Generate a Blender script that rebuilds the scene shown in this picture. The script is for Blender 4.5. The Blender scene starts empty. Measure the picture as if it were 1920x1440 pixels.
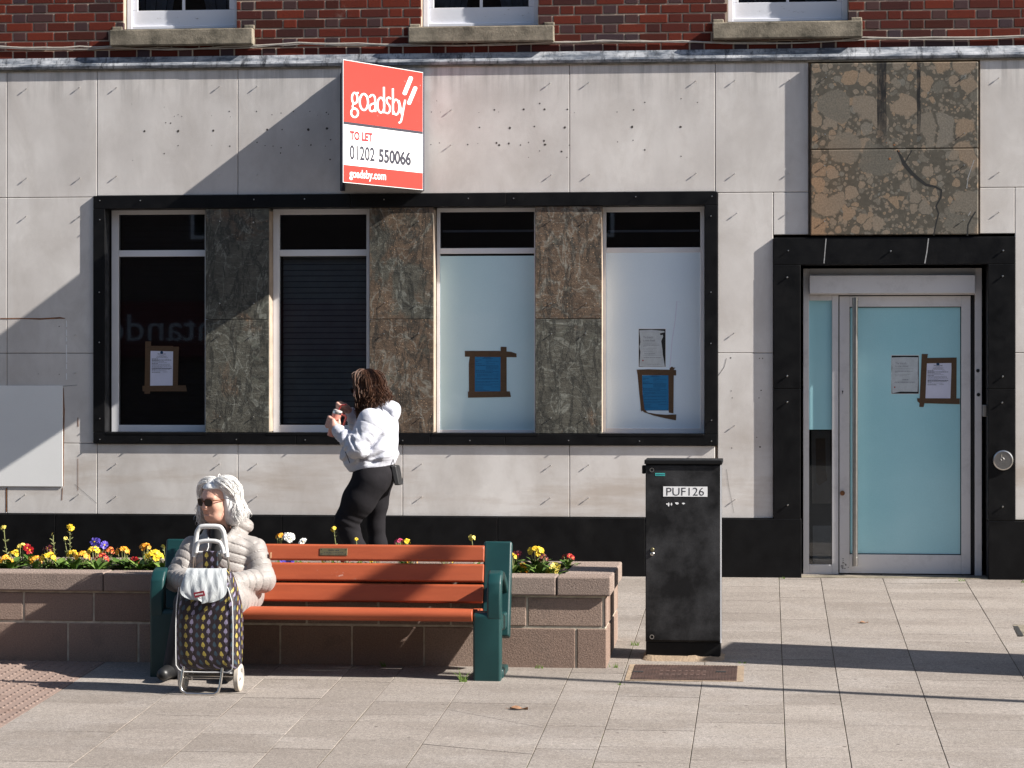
import bpy, math, random
import numpy as np
from mathutils import Vector, Matrix
R = math.radians
sc = bpy.context.scene
col = sc.collection
rnd = random.Random(7)

# ---------------------------------------------------------------- camera
F = 4600.0; YAW = R(5.92); CS, SN = math.cos(YAW), math.sin(YAW)
CY, CZ, HOR = -19.1, 1.66, 680.0
cd = bpy.data.cameras.new('camera'); cam = bpy.data.objects.new('camera', cd); col.objects.link(cam)
cam.location = (0, CY, CZ); cam.rotation_euler = (R(90), 0, YAW)
cd.sensor_width = 36; cd.sensor_fit = 'HORIZONTAL'; cd.lens = F / 1920 * 36
cd.shift_y = -(720 - HOR) / 1920; cd.clip_start = .1; cd.clip_end = 1000
sc.camera = cam

# ---------------------------------------------------------------- light
LD = Vector((-1, .195, -.715)).normalized()          # the way the sunlight travels
el = math.asin(-LD.z); az = math.atan2(-LD.x, -LD.y)
w = bpy.data.worlds.new('World'); sc.world = w; w.use_nodes = True
nt = w.node_tree; bg = nt.nodes['Background']
sky = nt.nodes.new('ShaderNodeTexSky'); sky.sky_type = 'NISHITA'; sky.sun_disc = False
sky.sun_elevation = el; sky.sun_rotation = az; sky.air_density = 1.0; sky.dust_density = 1.2
nt.links.new(sky.outputs[0], bg.inputs[0]); bg.inputs[1].default_value = .058
sd = bpy.data.lights.new('sun', 'SUN'); so = bpy.data.objects.new('sun', sd); col.objects.link(so)
sd.energy = 5.0; sd.angle = R(.5); sd.color = (1, .95, .88)
so.rotation_euler = LD.to_track_quat('-Z', 'Y').to_euler(); so.location = (12, -8, 12)
sc.view_settings.view_transform = 'Standard'; sc.view_settings.look = 'None'
sc.view_settings.gamma = 1; sc.view_settings.exposure = 1.22

# ---------------------------------------------------------------- photo rays
GS = .0467                                            # the pavement falls away from the building
def gz(y): return GS * max(y, -9.0)
def ray(px, py):
    u = (px - 960) / F; v = (HOR - py) / F
    return -SN + u * CS, CS + u * SN, v
def W(px, py, Y=0.0):
    a, b, v = ray(px, py); t = (Y - CY) / b
    return t * a, CZ + t * v
def WX(px, Y=0.0): return W(px, 700, Y)[0]
def WZ(py, px=960, Y=0.0): return W(px, py, Y)[1]
def G(px, py):
    a, b, v = ray(px, py); t = (CZ - GS * CY) / (GS * b - v)
    return t * a, CY + t * b
def onplane(px, py, p0, n):
    a, b, v = ray(px, py); o = Vector((0, CY, CZ)); d = Vector((a, b, v))
    return o + d * ((p0 - o).dot(n) / d.dot(n))

# ---------------------------------------------------------------- objects
def tag(o, label=None, cat=None, group=None, kind=None):
    if label: o['label'] = label
    if cat: o['category'] = cat
    if group: o['group'] = group
    if kind: o['kind'] = kind
    return o
def thing(name, label, cat, loc, group=None, rz=0):
    o = bpy.data.objects.new(name, None); col.objects.link(o); o.location = loc
    o.rotation_euler = (0, 0, rz); o.empty_display_size = .1
    return tag(o, label, cat, group)
def wloc(p):
    v = Vector((0, 0, 0))
    while p: v += p.location; p = p.parent
    return v

class MB:
    def __init__(s): s.v = []; s.f = []; s.m = []; s.uv = None
    def add(s, vs, fs, mi=0):
        b = len(s.v); s.v += [tuple(v) for v in vs]
        s.f += [tuple(i + b for i in f) for f in fs]; s.m += [mi] * len(fs); return s
    def box(s, x0, x1, y0, y1, z0, z1, mi=0):
        return s.add([(x0,y0,z0),(x1,y0,z0),(x1,y1,z0),(x0,y1,z0),(x0,y0,z1),(x1,y0,z1),(x1,y1,z1),(x0,y1,z1)],
                     [(0,3,2,1),(4,5,6,7),(0,1,5,4),(1,2,6,5),(2,3,7,6),(3,0,4,7)], mi)
    def quad(s, *p): return s.add(p, [tuple(range(len(p)))])
    def prism(s, poly, to0, to1, mi=0):
        n = len(poly); a = [to0(*p) for p in poly]; b = [to1(*p) for p in poly]
        return s.add(a + b, [tuple(range(n))[::-1], tuple(range(n, 2*n))] + [(i, (i+1) % n, n+(i+1) % n, n+i) for i in range(n)], mi)
    def extx(s, poly, x0, x1, mi=0):     # polygon in (y,z)
        return s.prism(poly, lambda y, z: (x0, y, z), lambda y, z: (x1, y, z), mi)
    def exty(s, poly, y0, y1, mi=0):     # polygon in (x,z)
        return s.prism(poly, lambda x, z: (x, y0, z), lambda x, z: (x, y1, z), mi)
    def extz(s, poly, z0, z1, mi=0):
        return s.prism(poly, lambda x, y: (x, y, z0), lambda x, y: (x, y, z1), mi)
    def tube(s, pts, r, n=8, closed=False, mi=0, flat=1.0):
        pts = [Vector(p) for p in pts]; k = len(pts)
        rs = r if isinstance(r, (list, tuple)) else [r] * k
        b = len(s.v); up = None
        for i, p in enumerate(pts):
            q0 = pts[i-1] if (i > 0 or closed) else p
            q1 = pts[(i+1) % k] if (i < k-1 or closed) else p
            t = (q1 - q0).normalized() if (q1 - q0).length > 1e-9 else Vector((0, 0, 1))
            if up is None: up = Vector((0, 0, 1)) if abs(t.z) < .9 else Vector((0, 1, 0))
            up = (up - t * up.dot(t))
            up = up.normalized() if up.length > 1e-6 else Vector((1, 0, 0))
            sd_ = t.cross(up)
            for j in range(n):
                a = 2 * math.pi * j / n
                s.v.append(tuple(p + (up * math.cos(a) + sd_ * math.sin(a) * flat) * rs[i]))
        m = k if closed else k - 1
        for i in range(m):
            for j in range(n):
                a0 = b + i*n + j; a1 = b + i*n + (j+1) % n; b0 = b + ((i+1) % k)*n + j; b1 = b + ((i+1) % k)*n + (j+1) % n
                s.f.append((a0, a1, b1, b0)); s.m.append(mi)
        if not closed:
            s.f.append(tuple(b + j for j in range(n))[::-1]); s.m.append(mi)
            s.f.append(tuple(b + (k-1)*n + j for j in range(n))); s.m.append(mi)
        return s
    def lathe(s, prof, o, axis=(0, 0, 1), n=16, mi=0):   # prof: (r, h) list
        ax = Vector(axis).normalized(); e1 = ax.orthogonal().normalized(); e2 = ax.cross(e1); o = Vector(o)
        b = len(s.v); k = len(prof)
        for r_, h in prof:
            for j in range(n):
                a = 2*math.pi*j/n; s.v.append(tuple(o + ax*h + (e1*math.cos(a) + e2*math.sin(a))*max(r_, 1e-5)))
        for i in range(k-1):
            for j in range(n):
                s.f.append((b+i*n+j, b+i*n+(j+1) % n, b+(i+1)*n+(j+1) % n, b+(i+1)*n+j)); s.m.append(mi)
        s.f.append(tuple(b+j for j in range(n))[::-1]); s.m.append(mi)
        s.f.append(tuple(b+(k-1)*n+j for j in range(n))); s.m.append(mi)
        return s
    def strip(s, path, th, x0, x1, mi=0):    # a thick bent bar: path in (y,z), extruded in x
        n = len(path); L = []; Rr = []
        for i, p in enumerate(path):
            p0 = path[max(i-1, 0)]; p1 = path[min(i+1, n-1)]
            t = Vector((p1[0]-p0[0], p1[1]-p0[1])).normalized(); nn = Vector((-t.y, t.x))
            k = th[i] if isinstance(th, (list, tuple)) else th
            L.append((p[0]+nn.x*k/2, p[1]+nn.y*k/2)); Rr.append((p[0]-nn.x*k/2, p[1]-nn.y*k/2))
        vs = []
        for i in range(n): vs += [(x0, *L[i]), (x1, *L[i]), (x1, *Rr[i]), (x0, *Rr[i])]
        fs = [(0, 1, 2, 3), tuple(4*(n-1)+i for i in (3, 2, 1, 0))]
        for i in range(n-1):
            a = 4*i; b = a+4
            for j in range(4): fs.append((a+j, b+j, b+(j+1) % 4, a+(j+1) % 4))
        return s.add(vs, fs, mi)
    def xf(s, fn): s.v = [tuple(fn(Vector(v))) for v in s.v]; return s
    def build(s, name, mats, parent=None, smooth=False, bevel=0, seg=2, local=False, ang=40):
        me = bpy.data.meshes.new(name)
        vs = s.v
        if parent is not None and not local:
            o0 = wloc(parent); vs = [(v[0]-o0.x, v[1]-o0.y, v[2]-o0.z) for v in vs]
        me.from_pydata(vs, [], s.f)
        mats = mats if isinstance(mats, (list, tuple)) else [mats]
        for m in mats: me.materials.append(m)
        if len(mats) > 1: me.polygons.foreach_set('material_index', s.m)
        if s.uv is not None:
            ul = me.uv_layers.new(name='uv')
            li = np.empty(len(me.loops), dtype=np.int32); me.loops.foreach_get('vertex_index', li)
            ul.data.foreach_set('uv', np.array(s.uv, dtype=np.float32)[li].ravel())
        import bmesh
        bm = bmesh.new(); bm.from_mesh(me); bmesh.ops.recalc_face_normals(bm, faces=bm.faces); bm.to_mesh(me); bm.free()
        if smooth:
            me.polygons.foreach_set('use_smooth', [True]*len(me.polygons)); me.set_sharp_from_angle(angle=R(ang))
        me.update()
        o = bpy.data.objects.new(name, me); col.objects.link(o)
        if parent is not None: o.parent = parent
        if bevel:
            b = o.modifiers.new('bevel', 'BEVEL'); b.width = bevel; b.segments = seg; b.limit_method = 'ANGLE'
        return o

# ---------------------------------------------------------------- materials
class T:
    def __init__(s, name):
        s.m = bpy.data.materials.new(name); s.m.use_nodes = True
        s.n = s.m.node_tree.nodes; s.l = s.m.node_tree.links; s.b = s.n['Principled BSDF']
        s.tc = s.n.new('ShaderNodeTexCoord'); s.P = s.tc.outputs['Object']; s.UV = s.tc.outputs['UV']
    def k(s, a, sock):
        if isinstance(a, bpy.types.NodeSocket): s.l.new(a, sock)
        elif a is not None:
            if isinstance(a, tuple) and len(a) == 3 and sock.type == 'RGBA': a = (*a, 1)
            sock.default_value = a
    def math(s, op, a, b=None, c=None, clamp=False):
        n = s.n.new('ShaderNodeMath'); n.operation = op; n.use_clamp = clamp
        s.k(a, n.inputs[0]); s.k(b, n.inputs[1]); s.k(c, n.inputs[2]); return n.outputs[0]
    def noise(s, scale, detail=4, rough=.55, vec=None, dist=0, out=0):
        n = s.n.new('ShaderNodeTexNoise'); s.k(vec if vec is not None else s.P, n.inputs['Vector'])
        n.inputs['Scale'].default_value = scale; n.inputs['Detail'].default_value = detail
        n.inputs['Roughness'].default_value = rough; n.inputs['Distortion'].default_value = dist; return n.outputs[out]
    def voro(s, scale, vec=None, feat='F1', out='Distance', rnd_=1.0):
        n = s.n.new('ShaderNodeTexVoronoi'); n.feature = feat; s.k(vec if vec is not None else s.P, n.inputs['Vector'])
        n.inputs['Scale'].default_value = scale; n.inputs['Randomness'].default_value = rnd_; return n.outputs[out]
    def map(s, vec=None, scale=(1, 1, 1), loc=(0, 0, 0), rot=(0, 0, 0)):
        n = s.n.new('ShaderNodeMapping'); s.k(vec if vec is not None else s.P, n.inputs[0])
        n.inputs[1].default_value = loc; n.inputs[2].default_value = rot; n.inputs[3].default_value = scale; return n.outputs[0]
    def vadd(s, a, b):
        n = s.n.new('ShaderNodeVectorMath'); n.operation = 'ADD'; s.k(a, n.inputs[0]); s.k(b, n.inputs[1]); return n.outputs[0]
    def vscale(s, a, f):
        n = s.n.new('ShaderNodeVectorMath'); n.operation = 'SCALE'; s.k(a, n.inputs[0]); s.k(f, n.inputs['Scale']); return n.outputs[0]
    def ramp(s, fac, stops, interp='LINEAR'):
        n = s.n.new('ShaderNodeValToRGB'); s.k(fac, n.inputs[0]); e = n.color_ramp.elements; n.color_ramp.interpolation = interp
        while len(e) < len(stops): e.new(.5)
        for i, (p, c) in enumerate(stops):
            e[i].position = p; c = (c, c, c) if isinstance(c, (int, float)) else c; e[i].color = (*c, 1)
        return n.outputs[0]
    def mix(s, fac, a, b, blend='MIX'):
        n = s.n.new('ShaderNodeMix'); n.data_type = 'RGBA'; n.blend_type = blend
        s.k(fac, n.inputs[0]); s.k(a, n.inputs[6]); s.k(b, n.inputs[7]); return n.outputs[2]
    def xyz(s, vec=None):
        n = s.n.new('ShaderNodeSeparateXYZ'); s.k(vec if vec is not None else s.P, n.inputs[0]); return n.outputs
    def comb(s, x, y, z):
        n = s.n.new('ShaderNodeCombineXYZ'); s.k(x, n.inputs[0]); s.k(y, n.inputs[1]); s.k(z, n.inputs[2]); return n.outputs[0]
    def smooth(s, v, a, b):
        n = s.n.new('ShaderNodeMapRange'); n.interpolation_type = 'SMOOTHSTEP'; s.k(v, n.inputs[0])
        n.inputs[1].default_value = a; n.inputs[2].default_value = b; return n.outputs[0]
    def island(s): return s.n.new('ShaderNodeNewGeometry').outputs['Random Per Island']
    def orand(s): return s.n.new('ShaderNodeObjectInfo').outputs['Random']
    def bump(s, h, strength=.3, dist=.01):
        n = s.n.new('ShaderNodeBump'); n.inputs['Strength'].default_value = strength; n.inputs['Distance'].default_value = dist
        s.k(h, n.inputs['Height']); s.l.new(n.outputs[0], s.b.inputs['Normal']); return s
    def set(s, c=None, rough=None, metal=None, spec=None, coat=None, coatr=None, trans=None, sheen=None):
        for k_, v in (('Base Color', c), ('Roughness', rough), ('Metallic', metal), ('Specular IOR Level', spec), ('Coat Weight', coat),
                      ('Coat Roughness', coatr), ('Transmission Weight', trans), ('Sheen Weight', sheen)):
            if v is not None: s.k(v, s.b.inputs[k_])
        return s.m
def sc3(c, k): return tuple(x * k for x in c)
def pm(name, c, var=.15, scale=8, rough=.6, metal=0, spec=.5, bump=0, bscale=60, fine=.08, fscale=250, c2=None, coat=None, bd=.004):
    t = T(name); n = t.noise(scale, 5)
    cc = t.mix(t.ramp(n, [(.3, 0), (.7, 1)]), sc3(c, 1-var), c2 or sc3(c, 1+var))
    if fine: cc = t.mix(1.0, cc, t.ramp(t.noise(fscale, 2), [(.3, 1-fine), (.7, 1+fine)]), 'MULTIPLY')
    if bump: t.bump(t.noise(bscale, 4), bump, bd)
    return t.set(cc, rough, metal, spec, coat)

M = {}
def mk():
    # pale cladding stone, weathered
    t = T('cladding_stone'); x, y, z = t.xyz()
    lo = t.noise(1.3, 5, .6)
    c = t.mix(t.ramp(lo, [(.35, 0), (.65, 1)]), (.53, .497, .472), (.70, .672, .645))
    c = t.mix(t.math('MULTIPLY', t.orand(), .4), c, (.64, .60, .57))
    c = t.mix(t.math('MULTIPLY', t.ramp(t.noise(2.1, 7, .7, t.map(scale=(1.5, 1, .8)), .5), [(.45, 0), (.72, 1)]), .5), c, (.42, .38, .345))
    band = t.ramp(t.noise(1.0, 6, .65, t.map(scale=(.55, 1, 3.2))), [(.48, 0), (.62, 1)])
    low = t.math('SUBTRACT', 1.0, t.smooth(z, .75, 1.25))
    c = t.mix(t.math('MULTIPLY', t.math('MULTIPLY', band, low), .6), c, (.42, .35, .29))
    mid = t.math('MULTIPLY', t.smooth(z, 2.95, 3.1), t.math('SUBTRACT', 1.0, t.smooth(z, 3.75, 3.9)))
    c = t.mix(t.math('MULTIPLY', t.math('MULTIPLY', t.ramp(t.noise(1.4, 6, .6, t.map(scale=(1.6, 1, .7))), [(.42, 0), (.66, 1)]), mid), .5), c, (.45, .42, .40))
    streak = t.noise(1.0, 5, .7, t.map(scale=(9, 1, .5)))
    top = t.smooth(z, 3.6, 4.0)
    c = t.mix(t.math('MULTIPLY', t.math('MULTIPLY', t.ramp(streak, [(.45, 0), (.75, 1)]), top), .85), c, (.22, .205, .195))
    c = t.mix(t.math('MULTIPLY', t.ramp(t.noise(5, 6, .7), [(.55, 0), (.8, 1)]), .25), c, (.42, .39, .37))
    c = t.mix(1.0, c, t.ramp(t.noise(260, 3, .7), [(.3, .86), (.7, 1.1)]), 'MULTIPLY')
    sp = t.ramp(t.voro(120), [(.0, 1), (.09, 1), (.14, 0)])
    c = t.mix(t.math('MULTIPLY', t.math('MULTIPLY', sp, t.ramp(t.noise(7, 3), [(.5, 0), (.7, 1)])), .5), c, (.25, .22, .2))
    t.bump(t.noise(180, 4, .7), .2, .003); M['clad'] = t.set(c, .85, 0, .25)
    # black granite
    t = T('black_granite'); f = t.noise(420, 2, .7)
    c = t.mix(t.ramp(f, [(.62, 0), (.8, 1)]), (.0035, .0035, .004), (.045, .045, .05))
    c = t.mix(t.math('MULTIPLY', t.ramp(t.noise(4, 6, .65), [(.55, 0), (.8, 1)]), .2), c, (.03, .028, .027))
    M['granite'] = t.set(c, t.ramp(t.noise(9, 4), [(.3, .35), (.7, .55)]), 0, .2)
    # conglomerate panel over the door
    t = T('conglomerate_stone'); V = t.vadd(t.P, t.vscale(t.noise(6, 5, .6, out=1), .09))
    def clasts(scale, thr, sel, off):
        V2 = t.map(V, (1, 1, 1), (off, off*.7, off*1.3))
        d = t.voro(scale, V2); cc = t.voro(scale, V2, out='Color'); e = t.voro(scale, V2, 'DISTANCE_TO_EDGE')
        r_, g_, b_ = t.xyz(cc)
        inside = t.math('MULTIPLY', t.smooth(t.math('SUBTRACT', t.math('ADD', thr, t.math('MULTIPLY', b_, .16)), d), 0, .05), t.smooth(e, .02, .06))
        return t.math('MULTIPLY', inside, t.math('LESS_THAN', r_, sel)), g_
    c = t.mix(t.noise(38, 6, .8), (.028, .026, .021), (.13, .115, .09))
    stops = [(0, (.12, .112, .093)), (.3, (.185, .160, .127)), (.55, (.225, .182, .138)), (.8, (.25, .18, .12)), (1, (.155, .155, .138))]
    for scl, th, se, of in ((34, .40, .6, 0), (17, .42, .55, 3), (8.5, .46, .5, 5), (4.0, .50, .62, 9)):
        m_, g_ = clasts(scl, th, se, of)
        cl = t.mix(1.0, t.ramp(g_, stops), t.ramp(t.noise(75, 6, .85), [(.3, .45), (.65, 1.25)]), 'MULTIPLY')
        c = t.mix(t.math('MULTIPLY', m_, .92), c, cl)
    x, y, z = t.xyz()
    orange = t.math('MULTIPLY', t.math('SUBTRACT', 1.0, t.smooth(x, .2, .9)), t.math('SUBTRACT', 1.0, t.smooth(z, 3.2, 3.55)))
    c = t.mix(t.math('MULTIPLY', orange, .45), c, t.mix(1.0, c, (1.6, 1.1, .72), 'MULTIPLY'))
    d1 = t.math('LESS_THAN', t.math('ABSOLUTE', t.math('SUBTRACT', t.math('ADD', x, t.math('MULTIPLY', t.noise(6, 3), .02)), (WX(1653)+.01))), .036)
    d2 = t.math('LESS_THAN', t.math('ABSOLUTE', t.math('SUBTRACT', t.math('ADD', x, t.math('MULTIPLY', t.noise(6, 3), .02)), (WX(1722)+.01))), .014)
    drip = t.math('MULTIPLY', t.math('MAXIMUM', d1, d2), t.math('MULTIPLY', t.smooth(z, 3.2, 3.6), t.ramp(t.noise(14, 4, .7, t.map(scale=(2, 1, .4))), [(.3, .5), (.55, 1)])))
    c = t.mix(t.math('MULTIPLY', drip, .97), c, (.008, .008, .009))
    t.bump(t.noise(90, 5, .7), .2, .004); M['breccia'] = t.set(c, .6, 0, .3)
    # slate pilasters
    t = T('green_brown_slate'); o = t.orand(); V = t.vadd(t.P, t.comb(t.math('MULTIPLY', o, 13.0), 0.0, t.math('MULTIPLY', o, 7.0)))
    big = t.noise(2.6, 5, .6, V, .6)
    mixf = t.ramp(t.math('ADD', big, t.math('MULTIPLY', t.math('SUBTRACT', o, .5), .35)), [(.45, 0), (.53, 1)])
    gr = t.mix(t.noise(26, 6, .75, t.map(V, (1, 1, 2.2), rot=(0, .6, 0)), 1.2), (.015, .0152, .012), (.135, .128, .103))
    br = t.mix(t.noise(34, 6, .75, V, .8), (.024, .018, .013), (.185, .125, .083))
    c = t.mix(mixf, gr, br)
    vein = t.ramp(t.math('ABSOLUTE', t.math('SUBTRACT', t.noise(3.2, 4, .55, t.map(V, (1, 1, .7), rot=(0, .8, 0)), .8), .5)), [(0, 1), (.008, .5), (.02, 0)])
    c = t.mix(t.math('MULTIPLY', vein, .4), c, (.32, .33, .29))
    v2 = t.ramp(t.math('ABSOLUTE', t.math('SUBTRACT', t.noise(5.5, 5, .6, t.map(V, (.6, 1, 1.5), rot=(0, -.7, 0)), .4), .5)), [(0, 1), (.006, .5), (.014, 0)])
    c = t.mix(t.math('MULTIPLY', v2, .3), c, (.34, .35, .31))
    lay = t.noise(30, 6, .8, t.map(V, (.5, 1, 2.6), rot=(0, .9, 0)), .5)
    c = t.mix(1, c, t.ramp(lay, [(.3, .72), (.5, 1.0), (.7, 1.28)]), 'MULTIPLY')
    dk = t.ramp(t.math('ABSOLUTE', t.math('SUBTRACT', t.noise(4.5, 6, .65, t.map(V, (1.6, 1, .5)), .6), .48)), [(0, 1), (.014, .7), (.04, 0)])
    c = t.mix(1, c, t.ramp(t.noise(7, 5, .7, V, .7), [(.3, .55), (.5, 1.0), (.7, 1.3)]), 'MULTIPLY')
    c = t.mix(t.math('MULTIPLY', dk, .85), c, (.02, .02, .017))
    cl = t.math('MULTIPLY', t.math('LESS_THAN', t.voro(9, t.vadd(V, t.vscale(t.noise(7, 3, vec=V, out=1), .1))), .3), t.ramp(t.noise(3, 2, vec=V), [(.5, 0), (.6, 1)]))
    c = t.mix(t.math('MULTIPLY', cl, .4), c, (.12, .125, .10))
    sp = t.math('LESS_THAN', t.voro(38, V), .12)
    c = t.mix(t.math('MULTIPLY', sp, mixf), c, (.42, .28, .17))
    t.bump(t.math('ADD', t.noise(45, 7, .75, V), t.math('MULTIPLY', lay, .6)), .5, .008); M['slate'] = t.set(c, .55, 0, .4)
    # bricks
    t = T('red_brick'); i = t.island()
    c = t.ramp(i, [(0, (.045, .010, .006)), (.25, (.10, .015, .008)), (.55, (.14, .021, .009)), (.8, (.085, .014, .008)), (.92, (.075, .015, .011)), (1, (.03, .012, .012))])
    c = t.mix(t.math('MULTIPLY', t.ramp(t.noise(60, 5, .7), [(.4, 0), (.75, 1)]), .6), c, (.05, .015, .012))
    c = t.mix(t.math('MULTIPLY', t.ramp(t.noise(3.5, 6, .75), [(.64, 0), (.78, 1)]), .35), c, (.3, .24, .21))
    t.bump(t.noise(120, 5, .7), .5, .006); M['brick'] = t.set(c, .85, 0, .2)
    t = T('burnt_brick'); i = t.island()
    c = t.ramp(i, [(0, (.03, .016, .018)), (.5, (.06, .022, .02)), (1, (.035, .02, .026))])
    t.bump(t.noise(120, 5, .7), .5, .006); M['burnt'] = t.set(c, .75, 0, .3)
    M['mortar'] = pm('lime_mortar', (.36, .285, .22), .25, 9, .9, bump=.4, bscale=150)
    # lead flashing
    t = T('lead_flashing')
    c = t.mix(t.ramp(t.noise(3, 6, .7, t.map(scale=(1, 1, 4))), [(.4, 0), (.6, 1)]), (.10, .115, .14), (.42, .43, .45))
    c = t.mix(t.ramp(t.noise(1, 5, .8, t.map(scale=(14, 1, 6))), [(.5, 0), (.66, 1)]), c, (.035, .038, .045))
    t.bump(t.noise(12, 4), .4, .01); M['lead'] = t.set(c, .55, .2, .4)
    t = T('weathered_sill')
    c = t.mix(t.ramp(t.noise(5, 6, .7), [(.35, 0), (.65, 1)]), (.09, .08, .062), (.30, .26, .20))
    t.bump(t.noise(70, 6, .75), .6, .008); M['sill'] = t.set(t.mix(1, c, t.ramp(t.noise(200, 2), [(.3, .8), (.7, 1.15)]), 'MULTIPLY'), .9, 0, .2)
    t = T('old_white_paint')
    c = t.mix(t.ramp(t.noise(8, 7, .8, t.map(scale=(1, 1, 3))), [(.62, 0), (.7, 1)]), (.68, .69, .74), (.22, .19, .17))
    t.bump(t.noise(30, 5), .2, .003); M['oldpaint'] = t.set(c, .5, 0, .4)
    M['alu'] = pm('white_metal_frame', (.72, .72, .74), .05, 5, .42, fine=.03)
    t = T('grimy_white_frame')
    c = t.mix(t.math('MULTIPLY', t.ramp(t.noise(6, 6, .75), [(.5, 0), (.75, 1)]), .45), (.70, .68, .68), (.40, .38, .37))
    M['grimy'] = t.set(c, .45, 0, .4)
    M['steel'] = pm('brushed_steel', (.45, .44, .43), .1, 30, .3, 1.0)
    M['stud'] = pm('stud_steel', (.62, .6, .57), .1, 30, .28, 1.0)
    M['hole'] = pm('dark_hole', (.06, .05, .045), .2, 40, .9)
    M['seam'] = pm('dark_seam', (.012, .012, .012), .2, 40, .8)
    M['crackpale'] = pm('pale_crack_filler', (.3, .3, .3), .3, 40, .8)
    M['room'] = pm('dark_room', (.006, .006, .0065), .2, 3, .9)
    M['blind'] = pm('dark_blind', (.22, .235, .25), .1, 10, .5)
    def glass(name, tint, rr=.015):
        t = T(name); nt_ = t.m.node_tree; nt_.nodes.remove(t.b)
        tr = t.n.new('ShaderNodeBsdfTransparent'); tr.inputs[0].default_value = (*tint, 1)
        gl = t.n.new('ShaderNodeBsdfGlossy'); gl.inputs['Roughness'].default_value = rr
        fr = t.n.new('ShaderNodeFresnel'); fr.inputs[0].default_value = 1.5
        mx = t.n.new('ShaderNodeMixShader'); k2 = t.math('MULTIPLY', fr.outputs[0], 1.7, clamp=True)
        t.l.new(k2, mx.inputs[0]); t.l.new(tr.outputs[0], mx.inputs[1]); t.l.new(gl.outputs[0], mx.inputs[2])
        t.l.new(mx.outputs[0], t.n['Material Output'].inputs[0]); return t.m
    M['glass'] = glass('window_glass', (.84, .86, .87))
    def film(name, c, c2):
        t = T(name)
        cc = t.mix(t.ramp(t.noise(1.6, 3), [(.3, 0), (.7, 1)]), c, c2)
        cc = t.mix(1, cc, t.ramp(t.noise(300, 2), [(.3, .95), (.7, 1.05)]), 'MULTIPLY')
        t.bump(t.noise(5, 2), .03, .01); return t.set(cc, .5, 0, .4, .6, .06)
    M['film'] = film('frosted_blue_film', (.56, .78, .85), (.64, .84, .90))
    M['film2'] = film('frosted_white_film', (.70, .82, .92), (.76, .87, .95))
    M['film3'] = film('frosted_teal_film', (.34, .66, .73), (.42, .73, .79))
    M['paper'] = pm('white_paper', (.66, .67, .80), .04, 12, .8, fine=.02)
    M['bluepaper'] = pm('blue_paper', (.012, .17, .38), .06, 12, .75, fine=.03)
    M['oldpaper'] = pm('creased_paper', (.50, .54, .56), .12, 14, .8, bump=.5, bscale=14, bd=.01)
    t = T('brown_parcel_tape')
    c = t.mix(t.noise(25, 5, .7, t.map(scale=(1, 1, 2))), (.045, .024, .011), (.15, .085, .042))
    t.bump(t.noise(40, 4), .5, .004); M['tape'] = t.set(c, .35, 0, .5)
    M['ink'] = pm('black_ink', (.02, .02, .025), .1, 30, .8)
    M['dimwhite'] = pm('dimmed_white_lettering', (.48, .50, .54), .03, 10, .5)  # white letters darkened in colour so their reflection looks dim
    M['greyink'] = pm('grey_ink', (.17, .18, .22), .1, 30, .8)
    M['navyink'] = pm('navy_ink', (.006, .05, .13), .1, 30, .8)
    M['redink'] = pm('red_ink', (.35, .03, .03), .1, 30, .8)
    M['tealink'] = pm('teal_sticker', (.05, .42, .38), .1, 30, .6)
    M['board'] = pm('grey_card', (.20, .175, .15), .15, 10, .8)
    M['cable'] = pm('grey_cable', (.38, .35, .31), .2, 20, .6)
    M['panelw'] = pm('white_painted_panel', (.78, .78, .77), .03, 2, .6, fine=.03)
    M['rust'] = pm('rust_stain', (.20, .085, .035), .4, 20, .9)
    def board(name, c):
        t = T(name)
        cc = t.mix(t.math('MULTIPLY', t.ramp(t.noise(22, 7, .8), [(.66, 0), (.7, 1)]), .7), c, (.75, .72, .7))
        return t.set(cc, .38, 0, .5)
    M['sred'] = board('red_board_print', (.38, .038, .028)); M['swhite'] = board('white_board_print', (.80, .80, .80))
    M['sdark'] = pm('dark_board_print', (.03, .03, .045), .1, 10, .5)
    M['sback'] = pm('navy_board_back', (.025, .028, .055), .2, 6, .6)
    M['lwhite'] = pm('white_vinyl_lettering', (.84, .84, .84), .02, 10, .4)
    M['lred'] = pm('red_vinyl_lettering', (.58, .03, .035), .04, 10, .4)
    # planter
    def block(name, a, b):
        t = T(name); i = t.island()
        c = t.mix(i, a, b)
        c = t.mix(1, c, t.ramp(t.noise(130, 5, .8), [(.3, .62), (.7, 1.25)]), 'MULTIPLY')
        c = t.mix(t.math('MULTIPLY', t.ramp(t.noise(4, 7, .75), [(.55, 0), (.75, 1)]), .5), c, (.10, .085, .075))
        t.bump(t.noise(85, 6, .8), .85, .012); return t.set(c, .9, 0, .2)
    M['block'] = block('pink_concrete_block', (.235, .163, .130), (.315, .232, .188))
    M['cope'] = block('pink_coping_stone', (.24, .18, .15), (.305, .24, .205))
    M['pmortar'] = pm('pale_mortar', (.44, .39, .31), .3, 12, .9, bump=.5, bscale=90)
    M['soil'] = pm('dark_soil', (.035, .024, .018), .5, 25, .95, bump=1, bscale=45, bd=.03, fine=.4, fscale=90)
    # paving
    t = T('paving_slab'); i = t.island()
    c = t.mix(i, (.215, .188, .165), (.27, .239, .212))
    c = t.mix(t.math('MULTIPLY', t.ramp(t.noise(1.2, 6, .65, t.map(scale=(.6, 2.2, 1))), [(.42, 0), (.68, 1)]), .5), c, (.155, .13, .112))
    c = t.mix(t.math('MULTIPLY', t.ramp(t.noise(1.3, 6, .75), [(.5, 0), (.7, 1)]), .5), c, (.295, .27, .25))
    c = t.mix(1, c, t.ramp(t.noise(120, 4, .9), [(.34, .5), (.66, 1.45)]), 'MULTIPLY')
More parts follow.
